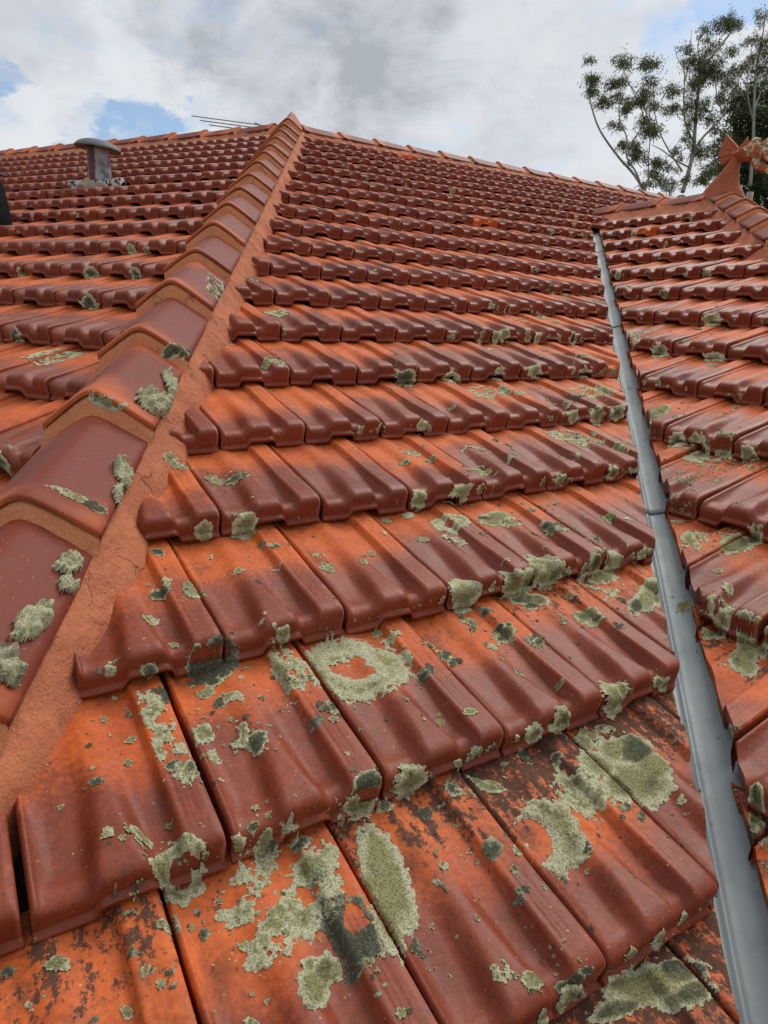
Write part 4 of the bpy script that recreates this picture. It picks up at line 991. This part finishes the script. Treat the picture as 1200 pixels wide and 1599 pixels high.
LICHENS = [
((-0.307, 0.734, 4.528), (0.19, -0.31, 0.93), (0.028, -0.013, -0.01), (-0.004, -0.011, -0.003), 'f', 0.35, 'elongated grey-green lichen above the ring-shaped one on the lower tile beside the hip mortar'),
((-0.25, 0.722, 4.484), (0.19, -0.31, 0.93), (0.03, 0.015, -0.001), (0.014, -0.024, -0.011), 'r', 0.35, 'ring-shaped grey-green lichen hanging over the nose of a tile near the hip mortar'),
((-0.118, 0.726, 4.446), (0.19, -0.31, 0.93), (0.067, -0.028, -0.023), (-0.04, -0.074, -0.016), 'b', 0.22, 'largest pale lichen sprawl, spread over the middle of the lowest tile'),
((-0.066, 0.629, 4.423), (0.19, -0.31, 0.93), (0.036, -0.002, -0.008), (-0.008, -0.041, -0.012), 'f', 0.25, 'yellow-green lichen tongue below the largest pale sprawl on the lowest tile'),
((-0.024, 0.693, 4.443), (0.19, -0.31, 0.93), (0.027, 0.016, -0.0), (0.044, -0.067, -0.031), 'b', 1.0, 'black-green lichen crust along the raised strip of the lowest tile'),
((-0.152, 0.785, 4.482), (0.19, -0.31, 0.93), (0.022, 0.013, -0.0), (0.009, -0.016, -0.007), 'f', 0.4, 'rounded lichen lump under a tile nose, topping the largest pale sprawl'),
((0.012, 0.771, 4.439), (0.19, -0.31, 0.93), (0.04, 0.02, -0.002), (0.041, -0.102, -0.042), 'f', 0.22, 'long pale lichen band lying in the pan beside a dark tile joint'),
((-0.011, 0.87, 4.476), (0.19, -0.31, 0.93), (0.035, 0.021, -0.0), (0.012, -0.027, -0.011), 'f', 0.7, 'dark grey lichen clump climbing a tile corner above the long pale band'),
((0.278, 0.878, 4.426), (0.19, -0.31, 0.93), (0.049, 0.032, 0.0), (0.022, -0.054, -0.022), 'h', 0.45, 'thick crescent-shaped lichen around a bare orange patch'),
((0.348, 0.974, 4.435), (0.19, -0.31, 0.93), (0.034, 0.029, 0.003), (0.025, -0.04, -0.018), 'b', 0.45, 'broken lichen streak upslope of the thick crescent-shaped lichen'),
((0.184, 0.958, 4.453), (0.19, -0.31, 0.93), (0.035, -0.004, -0.009), (-0.006, -0.015, -0.004), 'f', 0.25, 'slim pale lichen beside the joint, under a tile nose above the crescent'),
((0.454, 1.031, 4.435), (0.19, -0.31, 0.93), (0.073, -0.033, -0.026), (-0.06, -0.08, -0.014), 'f', 0.45, 'broad mottled lichen mat on the tile next to the metal valley'),
((0.391, 1.089, 4.453), (0.19, -0.31, 0.93), (0.024, -0.004, -0.006), (-0.019, -0.036, -0.008), 'f', 0.2, 'bright pale lichen wedge touching the broad mottled mat'),
((0.206, 0.648, 4.412), (0.19, -0.31, 0.93), (0.013, -0.004, -0.004), (-0.008, -0.01, -0.002), 'f', 0.3, 'small oval lichen cushion near the nose of the big maroon tile at the bottom'),
((0.268, 0.664, 4.401), (0.19, -0.31, 0.93), (0.03, 0.009, -0.003), (-0.0, -0.011, -0.004), 'f', 0.95, 'frilly dark lichen at the corner of the big maroon tile at the bottom'),
((0.379, 0.701, 4.327), (0.19, -0.31, 0.93), (0.106, 0.037, -0.01), (0.001, -0.04, -0.013), 'f', 0.45, 'wide olive lichen mat at the bottom below the maroon tiles, near the valley'),
((-0.047, 1.121, 4.567), (0.19, -0.31, 0.93), (0.093, 0.001, -0.019), (-0.008, -0.076, -0.024), 'r', 0.4, 'triangular lichen patch with bare orange tile showing through its middle'),
((-0.279, 1.068, 4.586), (0.19, -0.31, 0.93), (0.045, 0.021, -0.002), (0.01, -0.029, -0.012), 'f', 0.95, 'smooth dark-green oval lichen tucked under a tile nose'),
((-0.163, 1.089, 4.587), (0.19, -0.31, 0.93), (0.018, 0.019, 0.002), (0.035, -0.054, -0.025), 'b', 0.45, 'speckled lichen strip on the raised edge beside the triangular patch'),
((-0.217, 0.93, 4.546), (0.19, -0.31, 0.93), (0.017, 0.004, -0.002), (0.004, -0.021, -0.008), 'h', 0.35, 'half-moon pale lichen in the middle of an orange-topped tile'),
((-0.187, 0.919, 4.55), (0.19, -0.31, 0.93), (0.017, 0.004, -0.002), (0.004, -0.021, -0.008), 'b', 0.75, 'ragged dark lichen right beside the half-moon pale one'),
((-0.322, 0.896, 4.568), (0.19, -0.31, 0.93), (0.018, 0.014, 0.001), (0.058, -0.082, -0.039), 'b', 0.45, 'long broken lichen streak down a raised tile strip next to the hip mortar'),
((-0.266, 0.839, 4.55), (0.19, -0.31, 0.93), (0.015, -0.002, -0.004), (-0.001, -0.023, -0.007), 'f', 0.45, 'pale lichen with a dark centre at the lower end of the long broken streak'),
((-0.274, 0.92, 4.553), (0.19, -0.31, 0.93), (0.012, 0.011, 0.001), (0.029, -0.039, -0.019), 'b', 0.3, 'narrow pale lichen in the pan just across the joint from the long broken streak'),
((-0.55, 1.11, 4.757), (0.54, -0.19, 0.82), (0.012, 0.03, -0.001), (0.011, -0.014, -0.011), 'c', 0.1, 'bright frilly lichen tuft on the edge of the nearest hip tile, upper of two'),
((-0.535, 1.067, 4.737), (0.55, -0.19, 0.81), (0.007, 0.018, -0.001), (0.011, -0.014, -0.011), 'c', 0.35, 'smaller frilly lichen tuft just below the bright one on the hip tile edge'),
((-0.538, 0.963, 4.719), (0.56, -0.18, 0.81), (0.008, 0.05, 0.006), (0.017, -0.009, -0.014), 'c', 0.15, 'large pale branching lichen along the nearest hip tile edge'),
((-0.532, 0.867, 4.695), (0.56, -0.18, 0.81), (0.01, 0.017, -0.003), (0.02, -0.026, -0.02), 'c', 0.95, 'black-green lichen clump at the frame edge below the pale branching lichen'),
((-0.555, 1.392, 4.855), (0.52, -0.19, 0.83), (0.005, 0.025, 0.002), (0.022, -0.026, -0.02), 'c', 0.15, 'pale frilly lichen on the second hip tile edge, above the dark green one'),
((-0.54, 1.318, 4.828), (0.52, -0.19, 0.83), (0.006, 0.011, -0.001), (0.012, -0.025, -0.014), 'c', 0.35, 'little lichen at the second hip tile edge just under the pale frilly one'),
((-0.548, 1.248, 4.82), (0.62, -0.15, 0.77), (0.018, 0.012, -0.012), (0.003, -0.019, -0.006), 'f', 0.9, 'dark green lichen at the lower corner of the second hip tile'),
((-0.592, 1.23, 4.851), (0.59, -0.15, 0.79), (0.034, 0.015, -0.022), (0.002, -0.012, -0.004), 'b', 0.35, 'thin lichen seam along the lip of the second hip tile'),
((-0.578, 1.676, 4.966), (0.56, -0.18, 0.81), (0.03, 0.04, -0.012), (0.01, -0.047, -0.018), 'c', 0.15, 'pale lichen mass on the corner of the third hip tile'),
((-0.584, 1.82, 4.998), (0.55, -0.19, 0.81), (0.004, 0.027, 0.003), (0.027, -0.042, -0.028), 'c', 0.2, 'narrow frilly lichen running up the third hip tile edge'),
((-0.632, 1.546, 4.992), (0.57, -0.57, 0.59), (0.034, 0.017, -0.016), (-0.001, -0.014, -0.013), 'b', 0.45, 'flat olive lichen on the lip of the third hip tile'),
((-0.592, 1.969, 5.082), (0.61, -0.15, 0.78), (0.026, 0.019, -0.017), (0.004, -0.034, -0.01), 'f', 0.8, 'dark wedge-shaped lichen on the lip of the fourth hip tile'),
((-0.638, 2.577, 5.269), (0.62, -0.15, 0.77), (0.035, -0.039, -0.036), (0.0, -0.09, -0.018), 'b', 0.75, 'dark ragged lichen on the fifth hip tile edge'),
((-0.503, 1.591, 4.834), (0.19, -0.31, 0.93), (0.034, 0.009, -0.004), (0.005, -0.023, -0.009), 'f', 0.25, 'pale lichen bridging a tile edge beside the hip mortar'),
((-0.361, 1.591, 4.806), (0.19, -0.31, 0.93), (0.024, 0.024, 0.003), (0.008, -0.021, -0.008), 'f', 0.6, 'olive lens-shaped lichen on an orange tile below the hip mortar'),
((-0.405, 1.58, 4.801), (0.19, -0.31, 0.93), (0.027, -0.009, -0.009), (-0.0, -0.02, -0.006), 'f', 0.2, 'pale lichen beside the joint, joined to the olive lens-shaped one'),
((-0.313, 1.443, 4.733), (0.47, -0.75, 0.47), (0.026, 0.014, -0.003), (0.002, -0.014, -0.024), 'p', 0.45, 'round lichen cushion hanging on a tile nose in the fourth course'),
((-0.354, 1.186, 4.68), (0.19, -0.31, 0.93), (0.026, -0.001, -0.006), (0.002, -0.027, -0.009), 'f', 0.25, 'pale mottled lichen on the raised strip of the tile beside the hip mortar'),
((-0.42, 1.209, 4.693), (0.19, -0.31, 0.93), (0.012, 0.018, 0.004), (0.013, -0.016, -0.008), 'b', 0.3, 'small triangular lichen left of the mottled one near the hip mortar'),
((-0.434, 0.978, 4.628), (0.47, -0.75, 0.47), (0.011, 0.005, -0.003), (0.001, -0.005, -0.01), 'p', 0.35, 'small lichen rosette on the maroon nose nearest the hip mortar'),
((-0.118, 1.363, 4.671), (0.19, -0.31, 0.93), (0.016, -0.003, -0.004), (-0.002, -0.018, -0.005), 'f', 0.25, 'pale lens-shaped lichen alone beside a joint in the middle of the slope'),
((0.165, 1.641, 4.689), (0.19, -0.31, 0.93), (0.044, 0.002, -0.008), (-0.008, -0.041, -0.012), 'r', 0.3, 'oval ring lichen with an orange centre in the middle of the slope'),
((0.316, 1.717, 4.694), (0.19, -0.31, 0.93), (0.07, 0.012, -0.011), (-0.009, -0.041, -0.012), 'f', 0.35, 'wide flat lichen above the oval ring, towards the valley'),
((0.377, 1.505, 4.637), (0.47, -0.75, 0.47), (0.042, 0.022, -0.007), (-0.001, -0.02, -0.031), 'p', 0.45, 'thick round lichen on a tile nose midway to the valley'),
((0.355, 1.435, 4.583), (0.19, -0.31, 0.93), (0.051, 0.011, -0.007), (-0.009, -0.039, -0.011), 'f', 0.45, 'smooth olive lichen under the tile nose with the thick round one'),
((0.461, 1.405, 4.559), (0.19, -0.31, 0.93), (0.042, 0.001, -0.008), (-0.012, -0.032, -0.008), 'f', 0.4, 'olive oval lichen lying between the smooth olive one and the valley'),
((0.26, 1.299, 4.57), (0.19, -0.31, 0.93), (0.027, 0.008, -0.003), (-0.004, -0.031, -0.009), 'f', 0.45, 'round lichen on a raised strip with black mould around it'),
((0.329, 1.271, 4.563), (0.19, -0.31, 0.93), (0.021, 0.006, -0.002), (-0.005, -0.025, -0.007), 'f', 0.65, 'darker lichen spot downslope of the round one on the same strip'),
((0.542, 1.571, 4.581), (0.19, -0.31, 0.93), (0.048, -0.019, -0.016), (-0.042, -0.078, -0.017), 'b', 0.25, 'pale crusted lichen sheet crossing a raised strip, next to the largest valley-side mat'),
((0.649, 1.553, 4.564), (0.19, -0.31, 0.93), (0.07, 0.056, 0.004), (0.001, -0.082, -0.027), 'f', 0.4, 'big olive lichen mat against the metal valley, halfway up the frame'),
((0.474, 1.181, 4.508), (0.47, -0.75, 0.47), (0.016, 0.007, -0.004), (-0.001, -0.008, -0.012), 'p', 0.2, 'pale lichen dot on the maroon nose closest to the valley'),
((0.166, 0.983, 4.499), (0.47, -0.75, 0.47), (0.009, 0.004, -0.003), (-0.0, -0.006, -0.009), 'p', 0.25, 'lone pale lichen dot on a maroon nose in the second course'),
((0.053, 2.428, 4.979), (0.47, -0.75, 0.47), (0.044, 0.027, -0.001), (0.001, -0.015, -0.025), 'p', 0.75, 'dark green lichen cushion on a tile nose in the sixth course'),
((0.229, 2.535, 4.976), (0.47, -0.75, 0.47), (0.035, 0.022, -0.001), (0.0, -0.015, -0.024), 'p', 0.45, 'round lichen cushion to the valley side of the dark green cushion'),
((0.373, 2.498, 4.943), (0.19, -0.31, 0.93), (0.103, 0.026, -0.013), (-0.011, -0.063, -0.019), 'b', 0.45, 'broad olive lichen across two tiles in the sixth course'),
((0.807, 2.727, 4.936), (0.19, -0.31, 0.93), (0.117, 0.045, -0.01), (-0.019, -0.068, -0.018), 'b', 0.35, 'wide lichen carpet beside the valley in the sixth course'),
((0.068, 1.93, 4.814), (0.19, -0.31, 0.93), (0.033, 0.004, -0.006), (-0.003, -0.029, -0.009), 'f', 0.35, 'small pale lichen on orange tile, above another like it to its lower right'),
((0.263, 1.896, 4.772), (0.19, -0.31, 0.93), (0.038, -0.006, -0.01), (-0.009, -0.035, -0.01), 'f', 0.3, 'pale oblong lichen on the lower half of a maroon-nosed tile'),
((0.278, 2.015, 4.812), (0.19, -0.31, 0.93), (0.047, 0.006, -0.008), (-0.007, -0.035, -0.01), 'b', 0.35, 'speckled lichen above the pale oblong one'),
((0.707, 2.077, 4.749), (0.47, -0.75, 0.47), (0.025, 0.014, -0.002), (-0.002, -0.014, -0.021), 'p', 0.6, 'olive lichen plug on the tile nose cut at the valley, fourth course'),
((0.609, 2.277, 4.814), (0.19, -0.31, 0.93), (0.081, -0.003, -0.018), (-0.023, -0.07, -0.018), 'b', 0.35, 'spreading pale lichen under noses near the valley in the fifth course'),
((0.788, 2.246, 4.794), (0.19, -0.31, 0.93), (0.036, 0.017, -0.002), (-0.015, -0.053, -0.014), 'f', 0.4, 'round olive lichen against the metal valley in the fifth course'),
((1.014, 2.351, 4.803), (-0.75, -0.47, 0.47), (0.024, -0.031, 0.007), (-0.004, -0.022, -0.03), 'p', 0.45, 'grey lichen ball on a tile nose just across the valley'),
((1.07, 2.22, 4.778), (-0.31, -0.19, 0.93), (0.076, -0.037, 0.017), (-0.017, -0.049, -0.016), 'b', 0.35, 'long lichen garland under a nose on the slope beyond the valley'),
((1.154, 2.135, 4.807), (-0.75, -0.47, 0.47), (0.017, -0.021, 0.005), (-0.004, -0.017, -0.024), 'p', 0.2, 'pale lichen ball at the end of the long garland beyond the valley'),
((0.96, 1.73, 4.647), (-0.31, -0.19, 0.93), (0.052, -0.015, 0.014), (-0.02, -0.053, -0.018), 'f', 0.45, 'large oval lichen on a raised tile beyond the valley'),
((0.862, 1.784, 4.63), (-0.31, -0.19, 0.93), (0.04, -0.006, 0.012), (-0.013, -0.049, -0.015), 'b', 0.4, 'lichen patch between the valley and the large oval one'),
((1.023, 2.585, 4.885), (-0.31, -0.19, 0.93), (0.059, 0.006, 0.021), (-0.014, -0.071, -0.019), 'f', 0.35, 'pale flat lichen on orange tile at the valley edge, beyond the gutter'),
((1.566, 3.43, 5.214), (-0.75, -0.47, 0.47), (0.033, -0.044, 0.009), (-0.003, -0.03, -0.035), 'p', 0.45, 'lichen mound on a nose of the far slope beyond the valley'),
((1.4, 3.012, 5.064), (-0.75, -0.47, 0.47), (0.029, -0.042, 0.004), (-0.004, -0.017, -0.023), 'p', 0.25, 'pale lichen fan on a nose below the mound beyond the valley'),
((1.186, 3.45, 5.134), (-0.31, -0.19, 0.93), (0.04, -0.016, 0.01), (-0.019, -0.078, -0.022), 'b', 0.45, 'olive lichen on the tile ends just beyond the upper valley'),
((1.254, 3.247, 5.065), (-0.75, -0.47, 0.47), (0.028, -0.041, 0.003), (-0.004, -0.023, -0.031), 'p', 0.5, 'olive lichen lump on the first nose beyond the valley'),
((0.777, 1.442, 4.547), (-0.31, -0.19, 0.93), (0.042, 0.004, 0.015), (-0.006, -0.033, -0.009), 'b', 0.4, 'lichen crust among black stains beyond the valley'),
((0.802, 1.346, 4.514), (-0.31, -0.19, 0.93), (0.048, 0.007, 0.017), (-0.012, -0.064, -0.017), 'f', 0.25, 'large pale lichen cushion on the stained tile beyond the valley'),
((0.688, 1.144, 4.446), (-0.75, -0.47, 0.47), (0.01, -0.009, 0.007), (-0.002, -0.01, -0.014), 'p', 0.15, 'bright pale lichen button on a nose right beside the gutter'),
((0.651, 0.968, 4.415), (-0.31, -0.19, 0.93), (0.019, -0.002, 0.006), (-0.013, -0.041, -0.013), 'f', 0.45, 'tall olive lichen at the frame edge beyond the gutter'),
((-1.076, 2.218, 5.022), (-0.15, -0.33, 0.93), (0.081, 0.029, 0.024), (0.029, -0.054, -0.014), 'b', 0.55, 'large ragged lichen on the slope across the hip, nearest the hip tiles'),
((-1.306, 2.432, 5.084), (-0.37, -0.8, 0.47), (0.026, -0.011, 0.001), (0.006, -0.016, -0.023), 'p', 0.65, 'dark square lichen on a nose across the hip near the frame edge'),
((-1.157, 2.726, 5.195), (-0.37, -0.8, 0.47), (0.043, -0.019, 0.001), (0.005, -0.017, -0.026), 'p', 0.75, 'dark lichen tuft on a nose across the hip'),
((-1.323, 3.153, 5.314), (-0.37, -0.8, 0.47), (0.045, -0.021, 0.001), (0.005, -0.017, -0.025), 'p', 0.7, 'black and pale lichen cluster under an orange-topped course across the hip'),
((-1.086, 3.045, 5.314), (-0.37, -0.8, 0.47), (0.036, -0.016, 0.0), (0.004, -0.017, -0.026), 'p', 0.7, 'dark lichen fan close to the hip tiles, across the hip'),
((-1.253, 3.475, 5.443), (-0.37, -0.8, 0.47), (0.03, -0.014, -0.0), (0.004, -0.016, -0.024), 'p', 0.15, 'pale round lichen button on the course above the dark fan across the hip'),
((-1.166, 3.438, 5.443), (-0.37, -0.8, 0.47), (0.022, -0.01, -0.0), (0.002, -0.01, -0.015), 'p', 0.25, 'small pale lichen next to the round button across the hip'),
((-1.735, 3.348, 5.315), (-0.37, -0.8, 0.47), (0.028, -0.013, 0.0), (0.005, -0.014, -0.02), 'p', 0.4, 'pale lichen button beside the plain orange tile across the hip'),
((-0.888, 1.535, 4.836), (-0.37, -0.8, 0.47), (0.017, -0.007, 0.002), (0.007, -0.018, -0.026), 'p', 0.6, 'dark shaggy lichen at the frame edge across the hip'),
((-0.583, 2.988, 5.316), (0.19, -0.31, 0.93), (0.034, -0.001, -0.007), (0.003, -0.033, -0.012), 'f', 0.75, 'dark lichen smear beside the hip mortar, uppermost on the broad slope'),
((-0.437, 2.735, 5.185), (0.19, -0.31, 0.93), (0.052, 0.011, -0.007), (0.004, -0.041, -0.014), 'b', 0.4, 'chain of lichen rings in a joint below the dark smear'),
((-0.367, 2.224, 5.041), (0.19, -0.31, 0.93), (0.038, -0.009, -0.011), (0.001, -0.047, -0.016), 'b', 0.3, 'pale crusty lichen on a tile edge near the hip mortar, fifth course'),
]
for k, (P, ax, A, B, st, tone, lab) in enumerate(LICHENS):
    d = (Vector(P) - Vector(EYE)).length
    V, F, T = lichen_mesh(P, ax, A, B, st, tone, k + 1, max(.0017, d * .00115), .020 if st not in 'pc' else .050)
    if not F: continue
    tag(lichen_obj('lichen_patch', V, F, T, P), lab, 'lichen', 'lichen patches on the tiles')

# the countless small ones
SR = random.Random(41); VV, FF, TT = [], [], []
def small(f, u, r, h, nose, rad_, tone, st):
    c = wd(pt(f, u, r, h)); ax = Vector(f.n) if not nose else (Vector(f.n) * .75 - Vector(f.up) * .65).normalized()
    hit = BV.ray_cast(Vector(c) + ax * .10, -ax, .30)
    if hit[0] is None: return
    P = hit[0]; e1 = Vector(f.d); e2 = ax.cross(e1).normalized(); e1 = e2.cross(ax)
    sq = SR.uniform(.6, 1.1); an = SR.uniform(0, math.pi); A = (e1 * math.cos(an) + e2 * math.sin(an)) * rad_; B = (e2 * math.cos(an) - e1 * math.sin(an)) * rad_ * sq
    d = (P - Vector(EYE)).length
    V, F, T = lichen_mesh(P, ax, A, B, st, tone, SR.random() * 90 + 100, max(.0020, d * .0014, rad_ / 9), .018)
    o = len(VV); VV.extend(V); FF.extend([tuple(i + o for i in q) for q in F]); TT.extend(T)
def scatter(kind, f, n, u0, u1, r0, r1, wf, smin, smax):
    k = 0
    for _ in range(n * 14):
        if k >= n: break
        r = SR.uniform(r0, r1); u = SR.uniform(u0, u1)
        p = pt(f, u, r, .1)
        if in_view(p, 20) is None or SR.random() > wf(p, u, r): continue
        if NZ(Vector((u * .7, r * .9, 3.3))) < -.12 and SR.random() < .75: continue
        nose = SR.random() < .42; rr_ = math.floor(r) + (SR.uniform(-.02, .03) if nose else (r % 1) * .92 + .06)
        s = smin + (smax - smin) * SR.random() ** 2.6
        small(f, u, rr_, .1 if nose else .15, nose, s, SR.choice((.1, .2, .3, .4, .55, .8)), 'p' if nose else SR.choice('fbfb')); k += 1
def near_v(p): return max(0.0, 1 - abs(val_side(p)) / 4.5)
def wM(p, u, r): return min(1, .10 + .75 * near_v(p) + .25 * (r < 3)) * (hip_side(p) > .8) * (val_side(p) < -.25)
def wS(p, u, r): return min(1, .25 + .75 * near_v(p)) * (val_side(p) > .25) * (s_hip_side(p) < -.8)
def wL(p, u, r): return .5 * (hip_side(p) < -.6)
scatter('M', FM, 420, -1, 10, -1, 6, wM, .0025, .018)
scatter('M', FM, 420, -1, 9, -1, 5, lambda p, u, r: (.35 + .4 * near_v(p)) * (hip_side(p) > 1.0) * (val_side(p) < -.25), .0016, .0050)
scatter('M', FM, 260, 3, 30, 6, 19.5, wM, .010, .034)
def wV(p, u, r): return min(1, .02 + 1.0 * near_v(p) ** 1.3) * (hip_side(p) > 1.2) * (val_side(p) < -.3)
scatter('M', FM, 120, 1, 14, 1.5, 8, wV, .012, .042)
scatter('S', FS, 220, -7, 14, -9, 4.5, wS, .008, .032)
scatter('L', FL, 60, -16, 6, -6, 9.5, wL, .010, .030)
def loc(f, p): w = np.asarray(p) - f.O; return (w @ f.d) / f.k, (w @ f.up) / f.k / G
for (P, ax, A, B, st, tone, lab) in LICHENS:                        # crumbs round the larger patches
    w = (np.array(P) - EYE) / K; f = FL if hip_side(w) < 0 else FS if val_side(w) > 0 else FM
    if -.7 < hip_side(w) < .75 and f is not FS or Vector(A).length < .012: continue
    u, r = loc(f, w); sz = (Vector(A).length + Vector(B).length) / K
    for _ in range(int(min(16, 5 + sz * 14))):
        an = SR.uniform(0, 6.283); rr_ = sz * SR.uniform(.45, 1.1)
        small(f, u + rr_ * math.cos(an) * .8, r + rr_ * math.sin(an) / G, .12, False, SR.uniform(.002, .0065), SR.choice((.1, .2, .4, 1.0)), SR.choice('fb'))
for r in (-2, -1, 0, 1, 2):                                         # black crusts along the raised strips of the lowest courses
    for _ in range({-2: 60, -1: 120, 0: 120, 1: 60, 2: 30}[r]):
        kk = SR.randint(-1, 7); u = kk + off('M', r) - 1 + SR.choice((SR.uniform(.76, .96), SR.uniform(.70, .98), SR.uniform(.1, .6)))
        p = pt(FM, u, r + .5)
        if in_view(p, 150) is None or val_side(p) > -.3 or hip_side(p) < .9: continue
        small(FM, u, r + SR.uniform(.35, .97), .12, False, SR.uniform(.005, .019), SR.choice((.7, .9, 1.0, 1.0)), 'b')
if FF: tag(lichen_obj('lichen_specks', VV, FF, TT, wd(pt(FM, 4, 3))), 'scattered small pale and dark lichen specks over all the tiles', 'lichen', kind='stuff')
